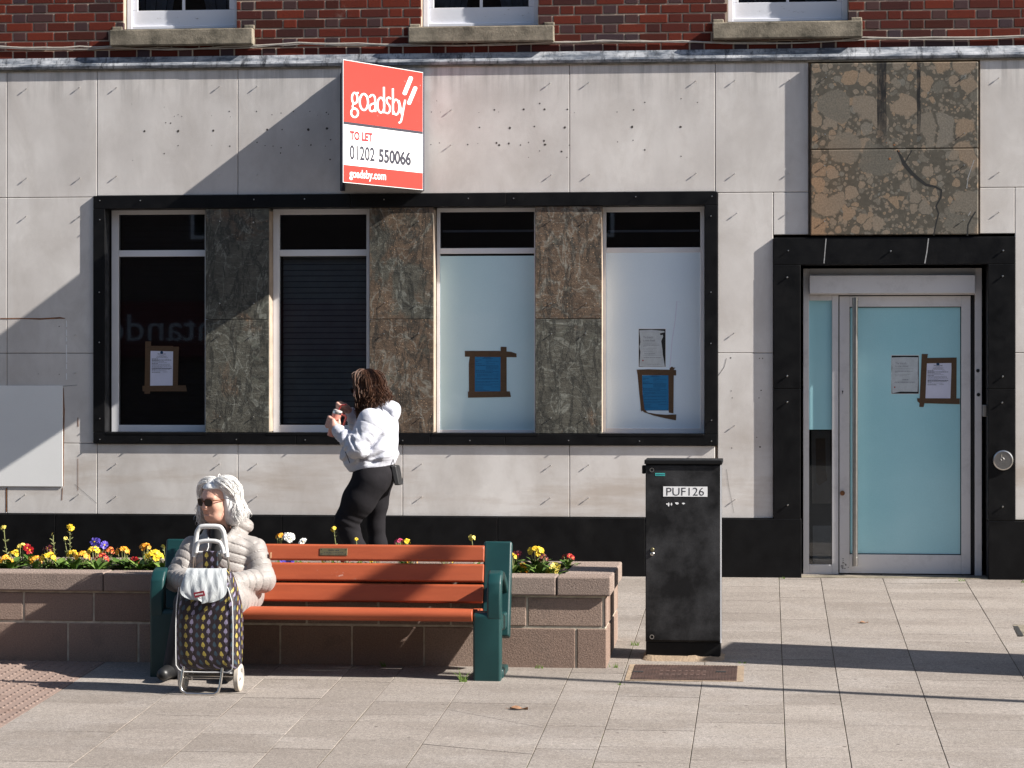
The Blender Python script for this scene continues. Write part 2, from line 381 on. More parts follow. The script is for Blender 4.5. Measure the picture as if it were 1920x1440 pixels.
    c = t.mix(1, c, t.ramp(t.noise(45, 5, .85), [(.32, .7), (.66, 1.25)]), 'MULTIPLY')
    sp = t.math('LESS_THAN', t.voro(4.5, rnd_=1), .05)
    c = t.mix(t.math('MULTIPLY', sp, .8), c, (.06, .045, .04))
    t.bump(t.noise(160, 4, .8), .35, .004); M['slab'] = t.set(c, .85, 0, .25)
    t = T('slab_joint'); n = t.noise(2.2, 4)
    M['joint'] = t.set(t.mix(t.ramp(n, [(.5, 0), (.68, 1)]), (.085, .066, .05), (.06, .07, .022)), .95, 0, .1)
    M['asphalt'] = pm('asphalt', (.05, .05, .052), .2, 3, .9, bump=.3, bscale=200)
    t = T('blister_paving'); c = t.mix(t.island(), (.20, .145, .122), (.25, .185, .155))
    c = t.mix(1, c, t.ramp(t.noise(120, 4, .8), [(.3, .75), (.7, 1.2)]), 'MULTIPLY')
    c = t.mix(t.math('MULTIPLY', t.ramp(t.noise(4, 5), [(.5, 0), (.7, 1)]), .35), c, (.17, .11, .085)); t.bump(t.noise(140, 4), .3, .004)
    M['blister'] = t.set(c, .85, 0, .2)
    # bench
    t = T('red_brown_slat')
    c = t.mix(t.ramp(t.noise(3, 5, .6, t.map(scale=(.5, 1, 4))), [(.3, 0), (.7, 1)]), (.285, .058, .021), (.375, .083, .031))
    c = t.mix(t.math('MULTIPLY', t.ramp(t.noise(2.4, 8, .85, t.map(scale=(1, 2, 2))), [(.62, 0), (.65, 1)]), .6), c, (.55, .42, .36))
    c = t.mix(t.math('MULTIPLY', t.ramp(t.noise(5, 6, .7, t.map(scale=(.35, 2, 3))), [(.5, 0), (.75, 1)]), .35), c, (.16, .03, .015))
    t.bump(t.noise(320, 3, .8), .25, .003); M['slat'] = t.set(c, .5, 0, .4)
    t = T('teal_green_plastic')
    c = t.mix(t.ramp(t.noise(4, 5), [(.3, 0), (.7, 1)]), (.003, .030, .031), (.005, .042, .042))
    c = t.mix(t.math('MULTIPLY', t.ramp(t.noise(9, 8, .85), [(.72, 0), (.76, 1)]), .3), c, (.2, .3, .28))
    t.bump(t.noise(300, 3, .8), .2, .003); M['green'] = t.set(c, .42, 0, .5)
    M['brass'] = pm('old_brass', (.16, .14, .075), .2, 30, .45, .6)
    # cabinet
    t = T('dusty_black_paint')
    c = t.mix(t.ramp(t.noise(3.2, 6, .62), [(.42, 0), (.75, 1)]), (.005, .005, .0055), (.055, .055, .058))
    c = t.mix(1, c, t.ramp(t.noise(110, 3, .8), [(.3, .8), (.75, 1.5)]), 'MULTIPLY')
    t.bump(t.noise(9, 3), .06, .01); M['cab'] = t.set(c, t.ramp(t.noise(5, 4), [(.3, .4), (.7, .65)]), 0, .28)
    M['blackp'] = pm('black_paint', (.006, .006, .0065), .2, 6, .5, spec=.25)
    M['mortarb'] = pm('sandy_mortar', (.25, .185, .125), .2, 14, .95, bump=.7, bscale=60, bd=.01)
    M['iron'] = pm('rusty_cast_iron', (.075, .043, .034), .35, 14, .8, bump=.4, bscale=80)
    # cloth, skin, hair
    M['skin'] = pm('old_skin', (.55, .30, .22), .12, 22, .5, bump=.3, bscale=45, bd=.004, c2=(.62, .35, .26))
    M['skin2'] = pm('young_skin', (.48, .27, .21), .06, 22, .5, bump=.1, bscale=60)
    t = T('beige_quilted_nylon')
    c = t.mix(t.ramp(t.noise(6, 4), [(.3, 0), (.7, 1)]), (.222, .203, .19), (.27, .247, .232))
    wr = t.noise(34, 4, .6, t.map(scale=(1, 1, 2.2)), 1.4)
    t.bump(wr, .35, .012); M['coat'] = t.set(c, .48, 0, .4, sheen=.2)
    t = T('pale_sweatshirt_cotton')
    t.bump(t.noise(11, 4, .5, t.map(scale=(1, 1, 1.5)), .8), .35, .03); M['hoodie'] = t.set(t.mix(t.noise(200, 2), (.43, .44, .50), (.48, .49, .54)), .85, 0, .2, sheen=.2)
    M['legging'] = pm('black_leggings', (.013, .012, .014), .2, 12, .9, spec=.12, bump=.15, bscale=25, bd=.01)
    M['dtrouser'] = pm('dark_trousers', (.018, .018, .022), .2, 12, .8)
    M['shoe'] = pm('black_shoe', (.012, .012, .013), .2, 12, .45)
    M['wshoe'] = pm('pale_trainer', (.5, .5, .5), .1, 12, .6)
    M['glove'] = pm('black_wool', (.009, .009, .011), .3, 40, .9, bump=.6, bscale=150)
    M['innertop'] = pm('black_top', (.008, .008, .009), .2, 30, .85)
    def hair(name, a, b, r_):
        t = T(name); i = t.island()
        c = t.mix(i, a, b); c = t.mix(t.ramp(t.noise(70, 3, .6, t.map(scale=(1, 1, .2))), [(.35, 0), (.7, 1)]), sc3(a, .75), c); return t.set(c, r_, 0, .25)
    M['whair'] = hair('white_hair', (.80, .785, .76), (.90, .895, .885), .6)
    M['bhair'] = hair('brown_hair', (.055, .026, .016), (.15, .068, .037), .55)
    M['lens'] = pm('dark_lens', (.006, .005, .005), .1, 10, .08)
    M['tort'] = pm('tortoiseshell', (.10, .035, .012), .5, 60, .25)
    M['cup'] = pm('pink_tumbler_enamel', (.62, .26, .20), .04, 10, .35, fine=.02)
    M['coral'] = pm('coral_plastic', (.66, .15, .12), .04, 10, .4, fine=.02)
    M['clearlid'] = pm('clear_lid', (.55, .5, .48), .05, 10, .15)
    # trolley
    t = T('tree_print_fabric'); u, v, _ = t.xyz(t.UV)
    cu = t.math('DIVIDE', u, .0335); ci = t.math('FLOOR', cu); fu = t.math('MULTIPLY', t.math('SUBTRACT', t.math('FRACT', cu), .5), .0335)
    m3 = t.math('FLOORED_MODULO', ci, 3.0)
    cv = t.math('ADD', t.math('DIVIDE', v, .052), t.math('MULTIPLY', m3, .47)); fv = t.math('MULTIPLY', t.math('SUBTRACT', t.math('FRACT', cv), .42), .052)
    wd = t.math('SUBTRACT', .0105, t.math('MULTIPLY', fv, .32))
    e = t.math('ADD', t.math('POWER', t.math('ABSOLUTE', t.math('DIVIDE', fu, wd)), 2.2), t.math('POWER', t.math('ABSOLUTE', t.math('DIVIDE', t.math('SUBTRACT', fv, .003), .0148)), 2.2))
    egg = t.math('LESS_THAN', e, 1.0)
    stem = t.math('MULTIPLY', t.math('LESS_THAN', t.math('ABSOLUTE', fu), .0011), t.math('LESS_THAN', fv, 0.0))
    tc = t.ramp(t.math('DIVIDE', m3, 3.0), [(0, (.33, .26, .06)), (.2, (.20, .175, .26)), (.5, (.035, .06, .085))], 'CONSTANT')
    leaf = t.mix(t.math('MULTIPLY', t.math('LESS_THAN', t.voro(190), .28), .55), tc, (.03, .022, .026))
    c = t.mix(t.math('MAXIMUM', egg, stem), (.022, .015, .018), leaf)
    t.bump(t.noise(9, 4, .6, t.map(scale=(1, 1, .6)), .6), .4, .02); M['tree'] = t.set(c, .45, 0, .4)
    t = T('white_coated_fabric'); t.bump(t.noise(12, 4, .55, t.map(scale=(1.5, 1, .6)), 1.0), .4, .02)
    M['flap'] = t.set(t.mix(t.noise(10, 4), (.36, .38, .39), (.44, .46, .47)), .5, 0, .4)
    M['gplastic'] = pm('grey_plastic', (.50, .50, .50), .06, 9, .42)
    M['wheel'] = pm('white_plastic_wheel', (.62, .60, .56), .06, 12, .5)
    M['tyre'] = pm('pale_tyre', (.40, .36, .31), .15, 25, .75)
    M['piping'] = pm('white_piping', (.5, .5, .5), .05, 20, .6)
    M['redtag'] = pm('red_fabric_label', (.32, .02, .04), .1, 30, .7)
    # plants
    for nme, cc in dict(yellow=(.68, .46, .015), lemon=(.68, .54, .10), orange=(.68, .29, .012), red=(.38, .008, .010), maroon=(.09, .004, .010),
                        violet=(.13, .09, .50), white=(.85, .85, .80), rust=(.50, .10, .02), pink=(.42, .03, .10)).items():
        M['p_' + nme] = pm(nme + '_petals', cc, .12, 60, .55, fine=.06, fscale=120)
    t = T('green_leaf'); c = t.mix(t.island(), (.05, .11, .015), (.20, .30, .06)); M['leaf'] = t.set(t.mix(t.noise(60, 3), sc3((.05, .1, .015), .7), c), .5, 0, .4)
    M['stemg'] = pm('pale_stem', (.20, .21, .08), .25, 40, .7)
    M['grass'] = pm('weed_green', (.09, .15, .02), .3, 40, .7)
    M['deadleaf'] = pm('dead_leaf', (.22, .115, .06), .3, 60, .8)
    M['obrick'] = pm('far_brick', (.09, .06, .05), .2, 3, .9)
    M['ored'] = pm('red_fascia', (.09, .005, .007), .05, 3, .5)
mk()

# ================================================================ SETTING: ground
def ground():
    mb = MB()                                            # far ground, to the horizon
    xs = [-260, -12, 7, 260]; ys = [-300, -9, .6, 60]
    mb.add([(x, y, gz(y) - .02) for y in ys for x in xs],
           [(r*4+k, r*4+k+1, r*4+k+5, r*4+k+4) for r in range(3) for k in range(3)])
    tag(mb.build('road', M['asphalt']), kind='structure')
    mb = MB(); mj = []
    px = [-120, 127, 300, 473, 593, 760, 987, 1110, 1292, 1474, 1597, 1780, 2020, 2188]
    X = [G(p, 1440)[0] for p in px]
    XT = X[0]
    X = [XT - .6*k for k in range(12, 0, -1)] + X + [X[-1] + .45*k for k in range(1, 6)]
    rr = random.Random(3)
    def slab(x0, x1, a0, a1, b0, b1, e):
        g = .0022; t = 0
        vs = [(x0+g, a0+g), (x1-g, a1+g), (x1-g, b1-g), (x0+g, b0-g)]
        dz = rr.uniform(-.0012, .0012)
        mb.add([(x, y, gz(y)-.03) for x, y in vs] + [(x, y, gz(y)+dz+rr.uniform(-.0007, .0007)) for x, y in vs],
               [(4, 5, 6, 7), (0, 1, 5, 4), (1, 2, 6, 5), (2, 3, 7, 6), (3, 0, 4, 7)])
    d1 = (G(838, 1330)[1], G(1025, 1365)[1]); d2 = (G(793, 1395)[1], G(992, 1414)[1])
    tact0 = G(100, 1440)[1] - .5
    for k in range(len(X)-1):
        y = -9.0 + rr.uniform(0, .3); a = (y, y)
        special = abs(X[k] - G(760, 1440)[0]) < .01
        while a[0] < .25:
            n = min(a[0] + rr.choice((.22, .3, .3, .38, .45, .45, .6)), .28); b = (n, n)
            if special and a[0] > d2[0]-.9 and a[0] < d2[0]-.1: b = d2
            elif special and a == d2: b = ((d1[0]+d2[0])/2, (d1[1]+d2[1])/2)
            elif special and a[0] > d2[0] and a[0] < d1[0] - .05 and a != d1: b = d1
            elif special and a == d1: b = (max(d1)+.2, max(d1)+.2)
            y0 = min(a); 
            if not (X[k] < XT - .01 and y0 > tact0): slab(X[k], X[k+1], a[0], a[1], b[0], b[1], 0)
            if n >= .28: break
            a = b
    o = mb.build('pavement', M['slab'], bevel=.0012, seg=1); tag(o, kind='structure')
    jb = MB(); jb.add([(x, y, gz(y) - .0035) for y in (-9.0, .5) for x in (-13, 7)], [(0, 1, 3, 2)])
    tag(jb.build('paving_joints', M['joint']), kind='structure')
    # blister paving, left of the planter's foot
    t = MB(); s = .4
    for i in range(12):
        for j in range(14):
            x1 = XT - s*i; y0 = tact0 + s*j
            if y0 > -3.5: continue
            g = .003
            vs = [(x1-s+g, y0+g), (x1-g, y0+g), (x1-g, y0+s-g), (x1-s+g, y0+s-g)]
            t.add([(x, y, gz(y)-.03) for x, y in vs] + [(x, y, gz(y)) for x, y in vs],
                  [(4, 5, 6, 7), (0, 1, 5, 4), (1, 2, 6, 5), (2, 3, 7, 6), (3, 0, 4, 7)])
            if i > 3: continue
            for a in range(6):
                for b in range(6):
                    cx = x1 - s + s*(a+.5)/6; cy = y0 + s*(b+.5)/6
                    n = 8; z0 = gz(cy) - .002
                    ring = lambda r_, h: [(cx+r_*math.cos(2*math.pi*q/n), cy+r_*math.sin(2*math.pi*q/n), z0+h) for q in range(n)]
                    t.add(ring(.0125, 0) + ring(.0105, .006) + ring(.008, .0075), [(q, (q+1) % n, n+(q+1) % n, n+q) for q in range(n)] +
                          [(n+q, n+(q+1) % n, 2*n+(q+1) % n, 2*n+q) for q in range(n)] + [tuple(range(2*n, 3*n))])
    tag(t.build('tactile_paving', M['blister']), kind='structure')
ground()

# ================================================================ BUILDING
BL = thing('bank_building', 'closed bank building with pale stone cladding, black granite trim and brick upper storey', 'building', (0, 0, 0))
Z_ledge = WZ(120); Z_ft, Z_fb = WZ(362), WZ(834); XF0, XF1 = WX(176), WX(1345.5)
Z_pl = WZ(969)
XD0, XD1 = WX(1450), WX(1903)
def cladding():
    L = -8.6; Rt = 4.2
    zt = Z_ledge - .002; z368 = WZ(364); z663 = WZ(662)
    V = [L, -7.35, WX(13), WX(182), WX(446), WX(755), WX(1068), WX(1341), WX(1516)]
    P = []
    top = [L, -7.35, WX(13), WX(182), WX(446), WX(1068), WX(1341), WX(1516)]
    for a, b in zip(top, top[1:]): P.append((a, b, Z_ft if b < WX(1342) and a > WX(181) else z368, zt))
    P[-1] = (P[-1][0], P[-1][1], z368, zt)
    bot = [WX(182), WX(446), WX(755), WX(1068), WX(1341)]
    for a, b in zip(bot, bot[1:]): P.append((a, b, Z_pl, Z_fb))
    lx = [L, -7.35, WX(13), XF0]
    for a, b in zip(lx, lx[1:]):
        P.append((a, b, z663, z368)); P.append((a, b if b < XF0 - .01 else WX(182), Z_pl, z663) if False else (a, b, Z_fb, z663))
        P.append((a, b if b < XF0 - .01 else WX(182), Z_pl, Z_fb))
    rx0 = XF1; P.append((rx0, XD0, z663, z368)); P.append((rx0, XD0, Z_pl, z663))
    P.append((XD0, WX(1516), WZ(443), z368))
    for a, b in ((WX(1837), 2.9), (2.9, Rt)):
        P.append((a, b, WZ(358), zt)); P.append((max(a, XD1), b, z663, WZ(358))); P.append((max(a, XD1), b, Z_pl, z663))
    P.append((WX(1837), XD1, WZ(443), WZ(358)))
    for x0, x1, z0, z1 in P:
        if x1 - x0 < .005: continue
        g = .0022; mb = MB().box(x0+g, x1-g, 0, .045, z0+g, z1-g)
        mb.build('cladding_panel', M['clad'], BL, bevel=.003, seg=1)
    mb = MB()                                            # the wall behind, with its openings
    def r(x0, x1, z0, z1): mb.box(x0, x1, .046, .07, z0, z1)
    r(L, XF0, 0, zt); r(XF0, XF1, Z_ft, zt); r(XF0, XF1, -.1, Z_fb); r(XF1, XD0, -.1, zt); r(XD0, XD1, WZ(443), zt); r(XD1, Rt, -.1, zt)
    mb.build('backing_wall', M['mortar'], BL)
    # closed shell behind so that no light comes in from the back
    mb = MB().box(L, Rt, .62, .7, -.6, 5.9).box(L, Rt, .1, .62, 5.72, 5.9).box(L-.1, L-.002, .046, 8, -.6, 5.9).box(Rt+.002, Rt+.1, .046, 8, -.6, 5.9)
    mb.box(L, Rt, 7.9, 8, -.6, 5.9).box(L, Rt, .7, 7.9, 5.75, 5.9).box(L, Rt, .075, .6, Z_ledge+.02, Z_ledge+.06)
    mb.build('inner_wall', M['room'], BL)
    # plinth
    xs = [L, WX(-520), WX(-130), WX(106), WX(530), WX(934), WX(1210), WX(1503)]
    for a, b in zip(xs, xs[1:]):
        MB().box(a+.0015, b-.0015, -.032, .06, -.3, Z_pl-.002).build('plinth_slab', M['granite'], BL, bevel=.004)
    MB().box(WX(1853), 2.9, -.032, .06, -.3, Z_pl-.008).build('plinth_slab', M['granite'], BL, bevel=.004)
    MB().box(2.903, Rt, -.032, .06, -.3, Z_pl-.008).build('plinth_slab', M['granite'], BL, bevel=.004)
    # window surround
    zi, zo = WZ(387), WZ(813)
    xl, xr = WX(198), WX(1321)
    y0 = -.023; y1 = .3
    tj = [XF0, WX(800)-.6, WX(949), XF1]
    for a, b in zip(tj, tj[1:]): MB().box(a+.001, b-.001, y0, .2, zi, Z_ft).build('window_surround', M['granite'], BL, bevel=.004)
    for a, b in zip([XF0, WX(556), WX(808), WX(948), XF1], [WX(556), WX(808), WX(948), XF1]):
        MB().box(a+.001, b-.001, y0, .3, Z_fb, zo).build('window_surround', M['granite'], BL, bevel=.004)
    MB().box(XF0, xl, y0, y1, zo+.001, zi-.001).build('window_surround', M['granite'], BL, bevel=.004)
    MB().box(xr, XF1, y0, y1, zo+.001, zi-.001).build('window_surround', M['granite'], BL, bevel=.004)
    # slate pilasters between the windows
    for n, (a, b) in enumerate(((385, 504), (692.5, 812.5), (1003.5, 1128))):
        x0, x1 = WX(a, -.008), WX(b, -.008); zs = [zo+.001, WZ(598, Y=-.008), zi-.001]
        for q in range(2):
            MB().box(x0, x1, -.008 - .001*q, .3, zs[q]+.0015, zs[q+1]-.0015).build('slate_pilaster', M['slate'], BL, bevel=.003)
        MB().box(x1-.012, x1+.002, .004, .298, zs[0]+.01, zs[2]-.02).build('pilaster_edge', M['mortar'], BL)
    # conglomerate over the door
    bx0, bx1 = WX(1520, -.03), WX(1834, -.03); zs = [WZ(441, 1680), WZ(280, 1680), min(WZ(118, 1680), Z_ledge-.02)]
    for q in range(2):
        mb = MB().box(bx0, bx1, -.04, .04, zs[q]+.0015, zs[q+1]-.0015)
        o_ = mb.build('stone_panel', M['breccia'], BL, bevel=.007)
    def crack(pts, wd, m, nm='crack', Y=-.0405):
        mb = MB()
        P_ = [W(p[0], p[1], Y) for p in pts]
        n = len(P_)
        for i in range(n):
            q0 = P_[max(i-1, 0)]; q1 = P_[min(i+1, n-1)]
            dx, dz = q1[0]-q0[0], q1[1]-q0[1]; l = math.hypot(dx, dz); k = wd[i] if isinstance(wd, list) else wd
            mb.v += [(P_[i][0]-dz/l*k/2, Y, P_[i][1]+dx/l*k/2), (P_[i][0]+dz/l*k/2, Y, P_[i][1]-dx/l*k/2)]
        for i in range(n-1): mb.f.append((2*i, 2*i+1, 2*i+3, 2*i+2)); mb.m.append(0)
        mb.v += [(v[0], v[1]+.004, v[2]) for v in mb.v]
        return mb.build(nm, m, BL)
    s3 = lambda L_: [(1280+a/3, b/3) for a, b in L_]
    crack(s3([(1208, 845), (1230, 885), (1245, 920), (1290, 975), (1325, 1005), (1370, 1040), (1420, 1050), (1456, 1070), (1452, 1110), (1425, 1160), (1440, 1200), (1425, 1260), (1412, 1325)]),
          [.012, .02, .03, .026, .024, .02, .016, .015, .012, .013, .011, .010, .008], M['seam'])
    crack(s3([(1290, 845), (1270, 880), (1250, 915)]), .007, M['seam'], Y=-.0409)
    crack(s3([(1648, 1190), (1622, 1230), (1605, 1265), (1602, 1325)]), .011, M['seam'])
    crack(s3([(1640, 900), (1622, 950), (1605, 1000), (1598, 1060)]), .005, M['crackpale'])
    crack(s3([(1620, 1190), (1606, 1215)]), .004, M['crackpale'])
    for (a, b, r_) in ((1165, 893, 7), (1148, 803, 2.5), (1190, 815, 5), (1215, 850, 4)):
        x_, z_ = W(1280+a/3, b/3, -.0402); MB().lathe([(r_/3*.0042, 0), (r_/3*.0035, .0012)], (x_, -.0402, z_), (0, -1, 0), 9).build('rust_spot', M['rust'], BL)
    # door surround
    zdt, zdi = WZ(445, 1670), WZ(496, 1670)
    pin, pout = WX(1501), WX(1852)
    MB().box(XD0, XD1, -.03, .2, zdi, zdt).build('door_surround', M['granite'], BL, bevel=.004)
    for x0, x1 in ((XD0, pin), (pout, XD1)):
        zz = [Z_pl-.006, WZ(729, 1670), zdi]
        for q in range(2): MB().box(x0, x1, -.03-.0008*q, .3, zz[q]+.0012, zz[q+1]-.0012).build('door_surround', M['granite'], BL, bevel=.004)
    MB().box(pin-.05, pin-.002, -.02, .3, -.3, Z_pl-.006).build('door_surround', M['granite'], BL)
    MB().box(pout+.002, pout+.05, -.02, .3, -.3, Z_pl-.01).build('door_surround', M['granite'], BL)
    MB().box(pin-.001, pout+.001, -.02, .5, -.2, .006).build('door_step', M['sill'], BL, bevel=.004)
    crack([(1549, 447), (1547, 470), (1545, 494)], .007, M['crackpale'], Y=-.0304); crack([(1741, 447), (1738, 472), (1734, 494)], .008, M['crackpale'], Y=-.0304)
    # small old fixing holes
    mb = MB(); z1 = [(247,195,2),(308,201,2),(311,230,3),(327,218,2.5),(334,215,2.5),(341,218,2.5),(320,231,4.5),(334,246,8),(271,246,6),(400,245,6),(397,217,2),(430,209,4),(432,219,2),(397,273,2),(431,274,4),(334,273,3),(308,288,4),(249,301,2),
          (481,209,4),(510,215,3),(527,212,3),(550,209,4),(581,209,3),(612,211,4),(616,214,3),(595,216,2),(501,243,6),(529,243,4),(578,243,8),(613,241,8),(482,267,4),(497,273,3),(512,274,3),(527,277,4),(526,287,4),(560,273,3),(583,272,5),(620,262,4),(619,299,5),(610,274,3),
          (819,189,2),(809,210,3),(826,210,2),(898,211,2),(927,206,5),(935,210,2),(982,205,6),(1012,194,4),(1021,205,6),(1064,205,5),(1077,211,2),(899,239,4),(956,240,7),(1002,237,4),(1059,239,7),(808,271,3),(824,268,3),(877,271,4),(896,269,2),(931,268,5),(936,272,6),(954,269,5),(976,272,4),(991,267,3),(1020,264,6),(1022,271,6),(1053,284,5),(1068,272,3),(1012,283,3),(1063,295,3),(991,295,2),
          (1185,238,7),(1209,192,4),(1188,206,4),(1157,210,3),(1187,263,3),(1209,281,5),(1158,266,3),(1277,185,3),(1277,293,3),(1276,238,7),(1308,192,3),
          (1370,671,4),(1424,672,3),(1430,672,3),(1371,733,3),(1427,732,4),(1373,746,3),(1423,746,3),(1419,820,3),(1372,840,3),(1425,838,5),(111,612,3),(111,702,3),(72,701,2),(70,821,2)]
    rr_ = random.Random(12); base = None
    mb = MB(); mb.v = [(math.cos(2*math.pi*q/9)*rr_.uniform(.75, 1.15), -.0008, math.sin(2*math.pi*q/9)*rr_.uniform(.75, 1.15)) for q in range(9)]; mb.f = [tuple(range(9))]; mb.m = [0]
    base = mb.build('fixing_hole', M['hole'], BL); first = True
    for (a, b, r_) in z1[:95]:
        x_, z_ = W(a, b); o = base if first else base.copy()
        if not first: col.objects.link(o); o.parent = BL
        first = False; k = r_/2/240*.72
        o.location = (x_, 0, z_); o.scale = (k, 1, k*rr_.uniform(.8, 1.2)); o.rotation_euler = (0, rr_.uniform(0, 6), 0)
    # patches and old sealant at the left
    def bar(p, wd, m, nm):
        crack(p, wd, m, nm, -.0015)
    bar([(0, 597.5), (40, 597), (75, 598), (113, 596), (122, 597)], [.009, .008, .012, .013, .006], M['rust'], 'rusty_seam')
    for a, b in ((601, 613), (618, 630), (632, 640), (646, 680), (682, 692), (700, 712)): bar([(124.5, a), (125, b)], .008, M['swhite'], 'old_sealant')
    bar([(119, 724), (145, 722)], .006, M['crackpale'], 'old_sealant'); bar([(119, 727), (120, 770), (119, 845), (118.5, 912)], [.004, .012, .008, .006], M['rust'], 'rusty_seam')
    bar([(146, 783), (146.5, 800)], .007, M['rust'], 'rusty_seam'); bar([(146, 860), (146, 920)], .004, M['rust'], 'rusty_seam')
    bar([(12, 915), (12, 960)], .010, M['rust'], 'rusty_seam'); bar([(117, 915), (116, 938)], .006, M['rust'], 'rusty_seam')
    bar([(1362, 672), (1358, 688), (1347, 704)], .003, M['seam'], 'crack'); bar([(1362, 880), (1366, 910), (1372, 940), (1376, 962)], .002, M['seam'], 'crack')
    bar([(140, 908), (160, 925), (182, 944)], .002, M['seam'], 'crack')
cladding()

STUDS = [(49,166),(148,164),(49,334),(149,334),(218,164),(411,162),(218,330),(410,328),(481,162),(482,327),(1031,156),(1033,328),(846,206),(845,272),(1103,155),(1105,327),(1304,152),(1305,325),
 (1377,151),(1480,150),(1377,326),(1480,324),(1873,146),(1873,323),(48,406),(148,406),(141,628),(141,699),(1381,400),(1478,398),(1376,625),(1377,798),(1873,398),(217,870),(411,870),(481,870),(790,870),(1032,873),(1103,872),
 (217,931),(481,931),(790,932),(1031,934),(1103,934),(46,928),(147,927),(1378,937)]
STUDS_G = [(187,376),(263,376),(476,374),(571,373),(720,374),(878,372),(963,372),(1192,369),(1335,368),(187,412),(186,548),(186,642),(187,785),(187,824),(265,824),(443,824),(572,825),(755,826),(881,826),(1066,826),(1199,827),(1334,827),
 (1333,405),(1333,548),(1333,644),(1334,788)]
STUDS_P = [(412,415),(475,417),(412,569),(476,569),(412,628),(475,627),(412,781),(475,782),(720,415),(784,415),(721,568),(785,568),(720,626),(785,625),(789,783),(1033,413),(1098,414),(1033,569),(1099,569),(1034,626),(1098,625),(1033,784),(1098,783)]
STUDS_B = [(1549,145),(1809,143),(1547,252),(1808,250),(1546,311),(1808,310),(1546,415),(1807,413)]
STUDS_D = [(1478,470),(1670,471),(1881,470),(1476,520),(1476,705),(1476,754),(1477,947),(1880,518),(1880,706),(1879,755),(1880,950)]
def studs():
    def proto(ln, r_):
        mb = MB().lathe([(r_*.45, .004), (r_*.45, -ln*.45), (r_*.95, -ln*.5), (r_, -ln*.75), (r_*.7, -ln*.95), (r_*.2, -ln)], (0, 0, 0), (0, 1, 0), 10)
        return mb
    base = proto(.0155, .0054).build('stud', M['stud'], BL, smooth=True)
    n = 0; first = True
    for lst, Y in ((STUDS, 0), (STUDS_G, -.023), (STUDS_P, -.008), (STUDS_B, -.04), (STUDS_D, -.03)):
        for a, b in lst:
            n += 1
            if n > 100: o = None
            o = base if first else base.copy()
            if not first: col.objects.link(o); o.parent = BL
            first = False
            x, z = W(a, b, Y-.012); o.location = (x, Y, z)
            if n >= 100 and lst is STUDS_D: return extra(lst[lst.index((a, b))+1:], Y)
def extra(rest, Y):
    mb = MB()
    for a, b in rest:
        x, z = W(a, b, Y-.012); r_, ln = .0078, .0165
        mb.lathe([(r_*.55, .004), (r_*.55, -ln*.45), (r_*.95, -ln*.5), (r_, -ln*.75), (r_*.7, -ln*.95), (r_*.2, -ln)], (x, Y, z), (0, 1, 0), 10)
    if rest: tag(mb.build('other_studs', M['stud'], BL, smooth=True), kind='stuff')
studs()

